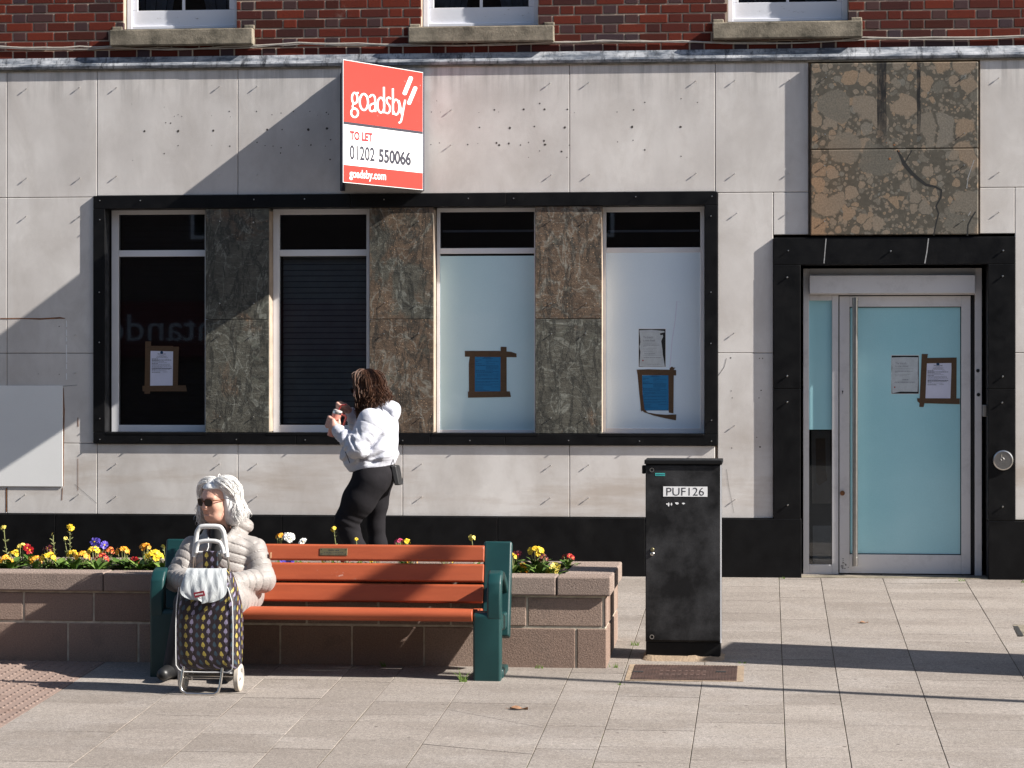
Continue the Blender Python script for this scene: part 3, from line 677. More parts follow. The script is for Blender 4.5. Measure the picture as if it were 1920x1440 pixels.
def upper():
    L, Rt = -8.6, 4.2; YB = .05
    ops = [(WX(238, .16), WX(449, .16)), (WX(793, .16), WX(1011, .16)), (WX(1364, .16), WX(1590, .16))]
    sills = [(205, 473, 54, 84), (765, 1038, 49, 78), (1336, 1617, 40, 71)]
    z0 = Z_ledge + .092; zop = WZ(46); ztop = 5.7
    mb = MB(); rr = random.Random(5); ch = .0745; k = 0; z = z0
    while z < ztop - .02:
        x = L + (-.17 if k % 2 else 0); h = True
        j = 0
        while x < Rt:
            wd = .215 if j % 2 == 0 else .1025
            segs = [(max(x, L), min(x + wd, Rt))]
            if z + ch > zop:
                for a, b in ops:
                    ns = []
                    for s, e in segs:
                        if e <= a or s >= b: ns.append((s, e)); continue
                        if s < a: ns.append((s, a))
                        if e > b: ns.append((b, e))
                    segs = ns
            for s, e in segs:
                if e - s < .02: continue
                mi = 1 if (wd < .15 and rr.random() < .55) or rr.random() < .05 else 0
                jz = rr.uniform(-.002, .002); jy = rr.uniform(-.002, .002)
                mb.box(s+rr.uniform(-.001, .002), e-rr.uniform(-.001, .002), YB+jy, YB+.045, z+jz, z+.0635+jz, mi)
            x += wd + .0105; j += 1
        z += ch; k += 1
    bw = mb.build('brick_wall', [M['brick'], M['burnt']], BL, bevel=.004, seg=2)
    mm = MB(); xs = [L] + [q for o in ops for q in o] + [Rt]
    for i in range(0, len(xs), 2): mm.box(xs[i], xs[i+1], YB+.005, YB+.09, zop, ztop)
    mm.box(L, Rt, YB+.005, YB+.09, Z_ledge-.05, zop)
    mm.build('mortar', M['mortar'], bw)
    # lead flashing: slope then a roll, in lapped sheets
    cuts = [L, WX(-300), WX(185), WX(368), WX(826), WX(1450), WX(1740), Rt]
    for i, (a, b) in enumerate(zip(cuts, cuts[1:])):
        d = .0015*(i % 2); mb = MB()
        mb.extx([(YB-.002-d, z0+.006), (YB-.010-d, z0+.006), (.012-d, Z_ledge+.050), (-.002-d, Z_ledge+.046), (-.018-d, Z_ledge+.040), (-.027-d, Z_ledge+.024), (-.025-d, Z_ledge+.006), (-.02-d, Z_ledge), (-.012, Z_ledge+.004), (0, Z_ledge+.02), (YB-.002, Z_ledge+.05)], a, b)
        mb.build('lead_flashing', M['lead'], BL, smooth=True, ang=35)
    MB().box(L, Rt, -.016, .044, Z_ledge-.016, Z_ledge-.0005).build('ledge_moulding', M['sill'], BL, bevel=.004)
    for n, ((a, b), (s0, s1, t0, t1)) in enumerate(zip(ops, sills)):
        cx = (s0+s1)/2; ys = -.035
        x0, x1, zt, zb = WX(s0, ys), WX(s1, ys), WZ(t0, cx, ys), WZ(t1, cx, ys)
        wn = MB()
        zz = zt + .018; fy = .15
        wn.box(a+.002, a+.045, fy, fy+.09, zz, ztop).box(b-.045, b-.002, fy, fy+.09, zz, ztop)           # box frame
        wn.box(a+.046, b-.046, fy+.004, fy+.09, zz, zz+.035)
        o = wn.build('window', M['oldpaint'], BL, bevel=.004)
        sh = MB(); gz0 = WZ(18.5 if n == 0 else (13 if n == 1 else 3), cx, fy)
        sh.box(a+.047, b-.047, fy+.02, fy+.06, zz+.036, gz0).box(a+.047, a+.085, fy+.02, fy+.06, gz0+.001, ztop-.05).box(b-.085, b-.047, fy+.02, fy+.06, gz0+.001, ztop-.05)
        m_ = (a+b)/2; sh.box(m_-.011, m_+.011, fy+.024, fy+.056, gz0+.001, ztop-.05)
        sh.box(a+.086, m_-.012, fy+.026, fy+.054, gz0+.42, gz0+.44).box(m_+.012, b-.086, fy+.026, fy+.054, gz0+.42, gz0+.44)
        sh.build('sash', M['oldpaint'], o, bevel=.003)
        MB().box(a+.085, b-.085, fy+.038, fy+.042, gz0, ztop-.05).build('pane', M['glass'], o)
        cu = MB(); 
        for sx in (0, 1):
            e0 = a+.06 if sx == 0 else b-.06; e1 = m_
            for q in range(6):
                f0 = q/6; f1 = (q+1)/6
                cu.add([(e0+(e1-e0)*f0*.55, .35, gz0-.2), (e0+(e1-e0)*f1*.55, .37 if q % 2 else .33, gz0-.2), (e0+(e1-e0)*f1*.95, .37 if q % 2 else .33, gz0+.7), (e0+(e1-e0)*f0*.95, .35, gz0+.7)], [(0, 1, 2, 3)])
        cu.build('curtain', M['greyink'], o)
        sl = MB().box(x0, x1, ys, .14, zb, zt).box(x0, x0+.085, YB-.012, .14, zt-.001, zt+.035).box(x1-.085, x1, YB-.012, .14, zt-.001, zt+.035)
        sl.build('window_sill', M['sill'], o, bevel=.008)
        MB().box(x0+.09, x1-.09, .06, .16, zt-.01, zt+.016).build('sill_wedge', M['seam'], o)
upper()

def shop_windows():
    Yf = .14; zi, zo = WZ(387), WZ(813)
    # (outer x0,x1, glass x0,x1, top y of glass, transom y0,y1, bottom glass y, frame bottom)
    S = [(209, 396, 222, 384, 402, 469, 481, 797, None, True), (512, 703, 524, 687, 402, 468, 480, 797, None, True),
         (819, 1014, 825, 1001.5, 397, 465, 475.5, 806, 'film', False), (1129.5, 1321, 1136.5, 1313, 397, 464, 473.5, 803, 'film2', False)]
    for n, (a, b, g0, g1, t0, t1, t2, b0, fm, thick) in enumerate(S):
        X0, X1, A, B = WX(a, Yf), WX(b, Yf), WX(g0, Yf), WX(g1, Yf)
        X1 = min(X1, WX([504, 812, 1128, 1345][n])-.0)
        z = lambda p: WZ(p, (a+b)/2, Yf)
        mb = MB(); zb, zt = zo+.001, zi-.001
        mb.box(X0, A, Yf, Yf+.06, zb, zt).box(B, max(X1-.001, B+.03), Yf, Yf+.06, zb, zt)
        mb.box(A+.0005, B-.0005, Yf+.001, Yf+.06, z(t0), zt).box(A+.0005, B-.0005, Yf+.001, Yf+.06, z(t2), z(t1)).box(A+.0005, B-.0005, Yf+.001, Yf+.06, zb, z(b0))
        o = mb.build('window', M['alu'], BL, bevel=.0025)
        MB().box(A, B, Yf+.022, Yf+.028, z(t1), z(t0)).build('pane', M['glass'], o)
        if fm:
            MB().box(A, B, Yf+.006, Yf+.012, z(b0), z(t2)-(.018 if n == 2 else 0)).build('pane', M[fm], o)
            if n == 2: MB().box(A, B, Yf+.03, Yf+.034, z(t2)-.02, z(t2)).build('dark_gap', M['seam'], o)
            MB().box(A+.01, B-.01, Yf+.08, Yf+.1, z(434), z(430)).build('blind_rail', M['greyink'], o)
        else:
            MB().box(A, B, Yf+.022, Yf+.028, z(b0), z(t2)).build('pane', M['glass'], o)
        if thick:
            bl = MB(); zz = z(b0) + .01
            while zz < (z(t1)-.05 if n else zt-.05):
                bl.add([(A+.01, Yf+.10, zz), (B-.01, Yf+.10, zz), (B-.01, Yf+.115, zz+.040), (A+.01, Yf+.115, zz+.040),
                        (A+.01, Yf+.104, zz-.002), (B-.01, Yf+.104, zz-.002), (B-.01, Yf+.119, zz+.038), (A+.01, Yf+.119, zz+.038)],
                       [(0, 1, 2, 3), (7, 6, 5, 4), (0, 4, 5, 1), (3, 2, 6, 7)])
                zz += .0455
            bl.build('blind', M['blind'] if n else M['room'], o)
        MB().box(X0-.02 if n else X0+.002, X1-.004, -.026, Yf-.002, zo-.0165, zo+.0035).build('window_sill', M['granite'], o, bevel=.002)
    # scratched streak on the right-hand frosted pane
    mb = MB(); Y = Yf+.0052
    pts = [(1256, 690), (1260, 640), (1266, 600), (1269, 565), (1276, 567)]
    for (p, q) in zip(pts, pts[1:]):
        x0, z0 = W(*p, Y); x1, z1 = W(*q, Y); mb.add([(x0-.003, Y, z0), (x0+.003, Y, z0), (x1+.003, Y, z1), (x1-.003, Y, z1)], [(0, 1, 2, 3)])
    mb.build('scratch', M['paper'], BL)
shop_windows()

def door():
    Y = .2; z = lambda p, y=Y: WZ(p, 1672, y); X = lambda p, y=Y: WX(p, y)
    fr = MB(); xa, xb = X(1506), X(1841); zt = z(503)
    zb = .008
    x1, x2 = X(1517), X(1828)
    fr.box(xa, x1, Y, Y+.08, zb, zt).box(x2, xb, Y, Y+.08, zb, zt).box(x1+.0005, x2-.0005, Y+.001, Y+.08, z(553), zt)
    s0, s1 = X(1560), X(1572)
    fr.box(s0, s1, Y+.0005, Y+.08, zb, z(553)-.0005)
    fr.box(x1+.0005, s0-.0005, Y+.001, Y+.08, z(563), z(553)-.0005).box(x1+.0005, s0-.0005, Y+.001, Y+.08, zb, z(1060))
    o = fr.build('door_frame', M['grimy'], BL, bevel=.003)
    MB().box(x1+.002, x2-.004, Y-.075, Y+.0, z(550, Y-.07), z(516, Y-.07)).build('closer_box', M['grimy'], o, bevel=.004)
    MB().box(x1, s0, Y+.03, Y+.036, z(806), z(563)).build('pane', M['film3'], o)
    MB().box(x1, s0, Y+.03, Y+.036, z(1060), z(806)-.002).build('pane', M['glass'], o)
    # door leaf
    d = MB(); l0, l1 = X(1574), X(1820); lt, lb = z(555), .018; g0, g1, gt, gb = X(1593), X(1802.5), z(575), z(1040)
    d.box(l0, g0, Y+.006, Y+.06, lb, lt).box(g1, l1, Y+.006, Y+.06, lb, lt).box(g0+.0005, g1-.0005, Y+.007, Y+.06, gt, lt).box(g0+.0005, g1-.0005, Y+.007, Y+.06, lb, gb)
    dd = d.build('door', M['grimy'], BL, bevel=.003)
    MB().box(g0, g1, Y+.028, Y+.034, gb, gt).build('pane', M['film3'], dd)
    gk = MB(); k = .006
    gk.box(g0, g0+k, Y+.018, Y+.027, gb, gt).box(g1-k, g1, Y+.018, Y+.027, gb, gt).box(g0+k, g1-k, Y+.0182, Y+.027, gt-k, gt).box(g0+k, g1-k, Y+.0182, Y+.027, gb, gb+k)
    gk.build('gasket', M['seam'], dd)
    MB().box(l1+.001, x2-.001, Y+.03, Y+.05, lb, lt).build('dark_gap', M['seam'], dd)
    MB().box(l0+.01, x2-.01, Y+.05, Y+.06, .007, .0175).build('dark_gap', M['seam'], dd)
    hx = X(1603.5, Y-.06); hh = MB(); ht, hb = z(558, Y-.06), z(1062, Y-.06)
    hh.lathe([(.0235, hb+.0), (.0235, hb+.07), (.022, hb+.0705), (.022, ht-.056), (.0235, ht-.055), (.0235, ht)], (hx, Y-.06, 0), (0, 0, 1), 20)
    for q in (hb+.12, ht-.12): hh.lathe([(.011, -.06), (.011, .006)], (hx, Y, q), (0, 1, 0), 10)
    hh.build('handle', M['steel'], dd, smooth=True)
    lk = MB(); x_, z_ = W(1580, 735, Y); lk.box(x_-.011, x_+.011, Y+.001, Y+.006, z_-.028, z_+.028)
    lk.build('lock', M['grimy'], dd, bevel=.004)
    kh = MB().lathe([(.006, -.0012), (.006, .001)], (x_, Y, z_+.006), (0, 1, 0), 10).box(x_-.003, x_+.003, Y-.0006, Y+.0008, z_-.012, z_+.006); kh.build('keyhole', M['seam'], dd)
    x_, z_ = W(1579.5, 924.5, Y); MB().lathe([(.019, .006), (.019, -.006), (.014, -.010), (.005, -.011)], (x_, Y, z_), (0, 1, 0), 16).build('lock', M['rust'], dd, smooth=True)
    mb = MB()
    for p, q in ((1833.5, 695), (1834.5, 740)):
        x_, z_ = W(p, q, Y); mb.lathe([(.014, .002), (.014, -.003), (.004, -.004)], (x_, Y, z_), (0, 1, 0), 12)
    mb.build('frame_bolts', M['seam'], o)
    x_, z_ = W(1846, 770, .1); MB().box(pout_x()-.03, pout_x()-.002, .06, .12, z_-.045, z_+.045).build('latch_keep', M['steel'], o, bevel=.003)
    # scuffs at the foot of the door
    rr = random.Random(4); mb = MB()
    for i in range(26):
        px_ = 1576 + abs(rr.gauss(0, 9)); py_ = 1066 - abs(rr.gauss(0, 9)); x_, z_ = W(px_, py_, Y+.005)
        a = rr.uniform(.002, .008); b = rr.uniform(.001, .004)
        if z_ < .02 or x_ > g0 + .12: continue
        n = 7; mb.add([(x_+a*math.cos(2*math.pi*q/n)*rr.uniform(.5, 1.2), Y+.0045-i*.00002, z_+b*math.sin(2*math.pi*q/n)*rr.uniform(.5, 1.2)) for q in range(n)], [tuple(range(n))])
    mb.build('scuff_marks', M['seam'], dd)
def pout_x(): return WX(1852)
door()

# ================================================================ THINGS ON THE WALL
def text_polys(s, size=1, offset=0.0, sx=1.0, shear=0.0, spacing=1.0):
    cu = bpy.data.curves.new('t', 'FONT'); cu.body = s; cu.size = size; cu.offset = offset; cu.shear = shear; cu.space_character = spacing
    cu.resolution_u = 4
    o = bpy.data.objects.new('t', cu); col.objects.link(o)
    dg = bpy.context.evaluated_depsgraph_get(); dg.update()
    me = bpy.data.meshes.new_from_object(o.evaluated_get(dg))
    vs = [(v.co.x, v.co.y) for v in me.vertices]; fs = [tuple(p.vertices) for p in me.polygons]
    bpy.data.objects.remove(o); bpy.data.curves.remove(cu); bpy.data.meshes.remove(me)
    x0 = min(v[0] for v in vs); x1 = max(v[0] for v in vs); y0 = min(v[1] for v in vs); y1 = max(v[1] for v in vs)
    return [((v[0]-x0)/(x1-x0), (v[1]-y0)/(y1-y0)) for v in vs], fs

def board():
    Yt, Yw = -.93, -.05
    zt, zb = W(717, 124, -.48)[1], W(719, 349.5, -.48)[1]
    T0 = Vector((WX(643.3, Yt), Yt, 0)); P1 = Vector((WX(793, Yw), Yw, 0)); P2 = Vector((WX(640.5, Yw), Yw, 0))
    root = thing('letting_board', 'red and white wedge-shaped letting board reading TO LET, jutting from the wall over the windows', 'sign', (P1.x, 0, zb))
    d = (P1-T0).normalized(); n = Vector((d.y, -d.x, 0));
    if n.y > 0: n = -n
    Lw = (P1-T0).length
    def pt(s, z, h): return T0 + d*s + n*h + Vector((0, 0, z))
    def panel(s0, s1, z0, z1, h0, h1, name, m, par):
        mb = MB(); a = [pt(s, z, h) for h in (h0, h1) for s, z in ((s0, z0), (s1, z0), (s1, z1), (s0, z1))]
        mb.add(a, [(0, 1, 2, 3), (7, 6, 5, 4), (0, 4, 5, 1), (1, 5, 6, 2), (2, 6, 7, 3), (3, 7, 4, 0)]); return mb.build(name, m, par)
    face = panel(0, Lw, zb, zt, -.008, 0, 'front_board', M['swhite'], root)
    H = zt - zb; fz = lambda py: zb + H*(1-(py-111)/(343-111))           # by the left edge of the board
    zr = fz(228); zs = fz(233); zm = fz(309.5)
    panel(.004, Lw-.004, zr, zt-.004, .0005, .0012, 'red_field', M['sred'], face)
    panel(.004, Lw-.004, zs, zr-.0005, .0005, .0012, 'dark_band', M['sdark'], face)
    panel(.004, Lw-.004, zb+.004, zm, .0005, .0012, 'red_field', M['sred'], face)
    # second board and lid closing the wedge
    d2 = (P2-T0).normalized(); n2 = Vector((-d2.y, d2.x, 0)); L2 = (P2-T0).length
    mb = MB(); a = [T0 + d2*s + n2*h + Vector((.0, .012, z)) for h in (0, .008) for s, z in ((0, zb), (L2, zb), (L2, zt), (0, zt))]
    mb.add(a, [(0, 1, 2, 3), (7, 6, 5, 4), (0, 4, 5, 1), (1, 5, 6, 2), (2, 6, 7, 3), (3, 7, 4, 0)]); mb.build('rear_board', M['sback'], root)
    mb = MB()
    for z in (zb+.10, zt-.12):
        mb.prism([(T0.x+.0, T0.y+.05), (P1.x-.03, P1.y-.01), (P2.x+.01, P2.y-.01)], lambda x, y: (x, y, z), lambda x, y: (x, y, z+.03))
    mb.build('brace', M['sback'], root)
    MB().box(P2.x-.012, P2.x+.02, -.05, .0, zb, zt).build('wall_batten', M['sback'], root); MB().box(P1.x-.03, P1.x+.004, -.044, 0, zb, zt-.02).build('wall_batten', M['sback'], root)
    # lettering
    def crop(a, b): return 620 + a/5.145, 90 + b/5.145
    k_ = [0]
    def lay(px, py):
        q = onplane(px, py, T0, n); k_[0] = k_[0]; return q
    def stroke(mb, pts, wd, closed=False, round_=True):
        # a stroke drawn on the board's own face
        k_[0] += 1; h = .0016 + .00012*(k_[0] % 12)
        Q = [lay(*crop(*p)) for p in pts]
        # thickness measured in crop units so that thick and thin match the print
        n_ = len(pts); L_, R_ = [], []
        for i in range(n_):
            p0 = pts[i-1] if (i > 0 or closed) else pts[i]; p1 = pts[(i+1) % n_] if (i < n_-1 or closed) else pts[i]
            dx, dy = p1[0]-p0[0], p1[1]-p0[1]; l = math.hypot(dx, dy) or 1
            w_ = wd[i] if isinstance(wd, list) else wd
            L_.append((pts[i][0]-dy/l*w_/2, pts[i][1]+dx/l*w_/2)); R_.append((pts[i][0]+dy/l*w_/2, pts[i][1]-dx/l*w_/2))
        vs = [lay(*crop(*p)) + n*h for p in L_ + R_]
        m = n_ if closed else n_-1
        mb.add(vs, [(i, (i+1) % n_, n_+(i+1) % n_, n_+i) for i in range(m)])
    def ellp(cx, cy, rx, ry, a0=0, a1=360, sl=0.07, n_=26):
        o = []
        full = abs(a1-a0) >= 360
        for i in range(n_ if full else n_+1):
            a = R(a0+(a1-a0)*i/n_); x = cx+rx*math.cos(a); y = cy-ry*math.sin(a); o.append((x, y+(x-cx)*sl))
        return o
    def smoothp(p, it=2):
        for _ in range(it):
            q = [p[0]]
            for a, b in zip(p, p[1:]): q += [(a[0]*.75+b[0]*.25, a[1]*.75+b[1]*.25), (a[0]*.25+b[0]*.75, a[1]*.25+b[1]*.75)]
            p = q + [p[-1]]
        return p
    mb = MB(); wS = 17
    stroke(mb, ellp(230, 484, 26, 52), wS, True); stroke(mb, [(243, 438), (256, 432), (268, 433)], 15)
    stroke(mb, smoothp([(222, 534), (208, 555), (212, 578), (234, 588)]), 15); stroke(mb, ellp(229, 625, 33, 42), wS, True)
    stroke(mb, ellp(318, 521, 40, 78), wS+1, True)
    stroke(mb, smoothp([(370, 475), (390, 452), (412, 455), (425, 475), (427, 520), (429, 616)]), wS)
    stroke(mb, smoothp([(427, 535), (400, 537), (378, 552), (371, 580), (378, 605), (396, 612), (415, 605), (428, 585)]), wS-1)
    stroke(mb, ellp(482, 551, 33, 72), wS, True); stroke(mb, [(511, 376), (513, 628)], wS+1)
    stroke(mb, smoothp([(577, 492), (562, 476), (543, 481), (536, 505), (542, 530), (560, 548), (571, 575), (568, 610), (552, 632), (528, 624)]), wS-1)
    stroke(mb, [(597, 390), (599, 640)], wS+1); stroke(mb, ellp(629, 570, 32, 72), wS, True)
    stroke(mb, [(655, 505), (668, 560), (686, 645)], wS); stroke(mb, smoothp([(717, 500), (700, 590), (684, 680), (674, 715), (655, 722)]), wS)
    mb.build('lettering', M['lwhite'], face)
    mb = MB()
    for (a, b, wd) in (((772, 290), (712, 438), 40), ((815, 386), (754, 532), 38)):
        k = 12; dx, dy = b[0]-a[0], b[1]-a[1]; l = math.hypot(dx, dy); ux, uy = dx/l, dy/l; o = []
        for i in range(k+1):
            t = math.pi*i/k; o.append((a[0]+(-uy*math.cos(t)-ux*math.sin(t)*.8)*wd/2, a[1]+(ux*math.cos(t)-uy*math.sin(t)*.8)*wd/2))
        for i in range(k+1):
            t = math.pi*i/k; o.append((b[0]+(uy*math.cos(t)+ux*math.sin(t)*.8)*wd/2, b[1]+(-ux*math.cos(t)+uy*math.sin(t)*.8)*wd/2))
        mb.add([lay(*crop(*p)) + n*.0018 for p in o], [tuple(range(len(o)))])
    mb.build('logo_bars', M['lwhite'], face)
    def words(s, q, m, off=0, h=.0017, nm='lettering', sp=1.0):   # q: tl, tr, br, bl corners in the crop
        vs, fs = text_polys(s, 1, off, spacing=sp); mb = MB(); P_ = []
        for u, v in vs:
            tx = q[3][0]*(1-u)*(1-v)+q[2][0]*u*(1-v)+q[1][0]*u*v+q[0][0]*(1-u)*v
            ty = q[3][1]*(1-u)*(1-v)+q[2][1]*u*(1-v)+q[1][1]*u*v+q[0][1]*(1-u)*v
            P_.append(lay(*crop(tx, ty)) + n*h)
        mb.add(P_, fs); mb.build(nm, m, face)
    words('TO LET', [(184, 797), (402, 820), (402, 908), (186, 885)], M['lred'], .045)
    words('01202', [(182, 932), (424, 962), (424, 1096), (184, 1075)], M['sdark'], .018)
    words('550066', [(463, 968), (774, 1000), (774, 1138), (463, 1104)], M['sdark'], .035)
    words('goadsby.com', [(180, 1168), (532, 1196), (532, 1300), (180, 1272)], M['lwhite'], .018, sp=1.02)
board()

TX = {}
def on_wall(px, py, Y): x, z = W(px, py, Y); return Vector((x, Y, z))
def polyplate(pts, Y, th, m, name, par):
    P_ = [on_wall(a, b, Y) for a, b in pts]; n = len(P_)
    mb = MB().add([tuple(p) for p in P_] + [(p.x, Y+th, p.z) for p in P_], [tuple(range(n)), tuple(range(n, 2*n))[::-1]] + [(i, (i+1) % n, n+(i+1) % n, n+i) for i in range(n)])
    return mb.build(name, m, par)
def txt(s, x0, x1, y0, y1, Y, m, par, name='lettering', off=0):
    vs, fs = text_polys(s, 1, off); mb = MB()
    mb.add([tuple(on_wall(x0+(x1-x0)*u, y1+(y0-y1)*v, Y)) for u, v in vs], fs); return mb.build(name, m, par)
def lines(spec, Y, m, par, seed=1):
    """rows of unreadable small print: broken thin dashes"""
    rr = random.Random(seed); mb = MB()
    for (x0, x1, y, h) in spec:
        x = x0
        while x < x1-.3:
            wd = min(rr.uniform(1.0, 4.0), x1-x)
            a = on_wall(x, y-h/2, Y); b = on_wall(x+wd, y+h/2, Y)
            mb.add([(a.x, Y, a.z), (b.x, Y, a.z), (b.x, Y, b.z), (a.x, Y, b.z)], [(0, 1, 2, 3)]); x += wd + rr.uniform(.35, .7)
    return mb.build('small_print', m, par)
def tapes(bars, Y, par):
    for i, q in enumerate(bars):
        o = polyplate(q, Y-.0004*(i+1), .0006, M['tape'], 'tape', par)
def white_notice(label, Y, x0, y0, k, bars, sheet, group):
    c_ = on_wall((sheet[0][0]+sheet[1][0])/2, sheet[2][1], Y)
    r_ = thing('taped_notice', label, 'notice', c_, group)
    p = polyplate(sheet, Y-.001, .0008, M['paper'], 'paper', r_)
    tapes(bars, Y-.0015, r_)
    f = lambda a, b: (x0 + a*k, y0 + b*k)
    Yi = Y-.0018
    cx, cz = W(*f(.485, .045), Yi)
    MB().lathe([(.0125, .0003), (.0125, 0)], (cx, Yi, cz), (0, 1, 0), 14).build('crest', M['navyink'], r_)
    txt('New Forest', *[f(a, 0)[0] for a in (.31, .68)], *[f(0, b)[1] for b in (.07, .135)], Yi, M['ink'], r_)
    sp = []
    for a, b, y in ((.4, .58, .165), (.27, .72, .20), (.28, .70, .235), (.24, .76, .27)): sp.append((f(a, 0)[0], f(b, 0)[0], f(0, y)[1], .55))
    L_ = [(.05, .32, .33, 1.2), (.66, .80, .335, .5), (.05, .92, .38, 1.2), (.05, .35, .405, .6), (.05, .6, .44, .6), (.05, .72, .48, .6), (.05, .32, .535, 1.0), (.05, .85, .56, .7), (.05, .87, .61, .7),
          (.05, .92, .665, .55), (.05, .5, .69, .55), (.05, .92, .735, 1.0), (.05, .92, .755, .8), (.05, .85, .785, .7), (.05, .22, .81, .6), (.05, .7, .85, .6), (.05, .42, .905, .7), (.55, .75, .905, .6), (.05, .44, .93, .6)]
    for a, b, y, h in L_: sp.append((f(a, 0)[0], f(b, 0)[0], f(0, y)[1]*1.0, h))
    lines(sp, Yi, M['greyink'], r_, 3)
    return r_
Yp = .14+.022
Z2 = lambda L_: [(250+a/12, 630+b/12) for a, b in L_]
white_notice('white council notice framed in brown tape on the darkest, leftmost window', Yp-.001, 282.5, 659, 42.5*1.0,
    [Z2([(268, 122), (400, 122), (385, 400), (375, 1300), (250, 1300), (262, 700)]), Z2([(270, 220), (895, 225), (900, 345), (275, 330)]), Z2([(900, 240), (1025, 240), (1010, 700), (1000, 1190), (885, 1190), (895, 340)]),
     Z2([(200, 1120), (1180, 1110), (1205, 1245), (210, 1245)])],
    Z2([(345, 320), (945, 320), (925, 1175), (340, 1170)]), 'council notices with brown tape')
# the white part of the sheet is narrower than the tape behind it: the tape lies over its rim
def blue_notice(label, Y, bars, sheet, seed):
    c_ = on_wall((sheet[0][0]+sheet[1][0])/2, sheet[2][1], Y)
    r_ = thing('taped_notice', label, 'notice', c_, 'blue planning notices')
    polyplate(sheet, Y-.001, .0008, M['bluepaper'], 'paper', r_); tapes(bars, Y-.0015, r_)
    x0 = sheet[0][0]+1.5; x1 = sheet[1][0]-1.5; y0 = sheet[0][1]; y1 = sheet[2][1]; wd = x1-x0; hh = y1-y0; sp = []
    for a, b, y, h in [(.35, .65, .02, .9), (.28, .72, .045, .7), (.0, .25, .085, .9), (.42, .68, .085, .5), (0, .12, .125, .9), (.42, .95, .125, .5), (.42, .55, .145, .5), (0, .26, .19, .8), (.42, .8, .19, .5), (0, .4, .235, .9),
        (.42, .95, .235, .5), (.42, .95, .26, .5), (.42, .95, .285, .5), (.42, .95, .31, .5), (.42, .9, .335, .5), (0, .4, .37, .9), (.42, .72, .37, .5), (0, .95, .41, .7), (0, .7, .435, .6), (.05, .95, .475, .6), (.05, .5, .5, .6), (.05, .95, .525, .6), (.05, .2, .55, .6),
        (0, .95, .59, .6), (0, .95, .615, .6), (0, .06, .64, .6), (0, .95, .68, .6), (0, .6, .70, .6), (0, .95, .75, .6), (0, .7, .78, .6), (0, .33, .83, .5), (.62, .95, .83, .5), (0, .3, .86, .5), (0, .34, .895, .5), (0, .6, .925, .6)]:
        sp.append((x0+a*wd, x0+b*wd, y0+y*hh, h))
    lines(sp, Y-.0018, M['navyink'], r_, seed)
Z5 = lambda L_: [(860+a/12, 640+b/12) for a, b in L_]
blue_notice('blue printed notice in a neat brown tape frame, alone on the left frosted pane', .14+.0058, [Z5([(138, 215), (900, 215), (1180, 235), (1300, 275), (1305, 358), (140, 345)]), Z5([(255, 290), (365, 290), (362, 1200), (232, 1200), (228, 500)]), Z5([(945, 122), (1078, 125), (1080, 1190), (940, 1190)]),
    Z5([(208, 1130), (1150, 1125), (1178, 1250), (210, 1268)])], Z5([(362, 350), (945, 350), (945, 1165), (362, 1165)]), 5)
Z3 = lambda L_: [(1180+a/7.2, 600+b/7.2) for a, b in L_]
blue_notice('blue printed notice in peeling crumpled tape below the torn paper, right frosted pane', .14+.0058, [Z3([(98, 670), (270, 665), (540, 672), (632, 675), (632, 748), (112, 742)]), Z3([(112, 740), (172, 742), (178, 1000), (205, 1210), (160, 1235), (135, 1000)]), Z3([(527, 742), (600, 742), (595, 1260), (532, 1250)]),
    Z3([(150, 1200), (180, 1180), (250, 1250), (370, 1270), (500, 1280), (635, 1275), (630, 1355), (480, 1325), (330, 1290), (200, 1245)]), Z3([(545, 650), (575, 628), (600, 645), (620, 640), (600, 672), (600, 740), (540, 735)])],
    Z3([(172, 746), (528, 746), (530, 1222), (185, 1222)]), 6)
def torn(label, Y, hole, sheet, words, sp, dark_first=True):
    c_ = on_wall((hole[0][0]+hole[1][0])/2, hole[2][1], Y)
    r_ = thing('torn_paper', label, 'paper', c_, 'creased white branch notices')
    polyplate(hole, Y-.0006, .0004, M['seam'], 'dark_gap', r_)
    polyplate([(hole[0][0]-.7, hole[0][1]-1), (hole[1][0]+.7, hole[1][1]-1), (hole[2][0]+.7, hole[2][1]+.7), (hole[3][0]-.7, hole[3][1]+.7)], Y-.0003, .0003, M['swhite'], 'cut_edge', r_)
    # a creased sheet
    polyplate(sheet, Y-.0016, .0008, M['oldpaper'], 'paper', r_)
    for s, a, b, c, d in words: txt(s, a, b, c, d, Y-.0020, M['greyink'], r_)
    lines(sp, Y-.0020, M['greyink'], r_, 8)
    return r_
r_ = torn('torn crumpled white paper in a cut-out of the right frosted pane, above the blue notice', .14+.0058, Z3([(128, 122), (488, 122), (488, 632), (128, 632)]),
    Z3([(135, 140), (300, 132), (470, 148), (478, 165), (415, 180), (418, 205), (452, 200), (455, 228), (430, 285), (448, 410), (452, 470), (466, 540), (480, 632), (410, 628), (215, 630), (135, 625), (150, 430), (136, 360), (150, 300)]),
    [('The branch', 1206, 1224, 630, 634.5), ('is now closed', 1206, 1228, 636, 640)], [(1206, 1235, 643.5, .5), (1206, 1236, 647, 1), (1206, 1212, 649.5, .6), (1206, 1232, 653, .4), (1206, 1224, 656, .4), (1207, 1224, 659, .4), (1208, 1228, 663, .6), (1206, 1240, 666, .4), (1207, 1240, 670.5, .8), (1214, 1240, 683, .4)])
Yd = .2+.028
Z4 = lambda L_: [(1655+a/12, 650+b/12) for a, b in L_]
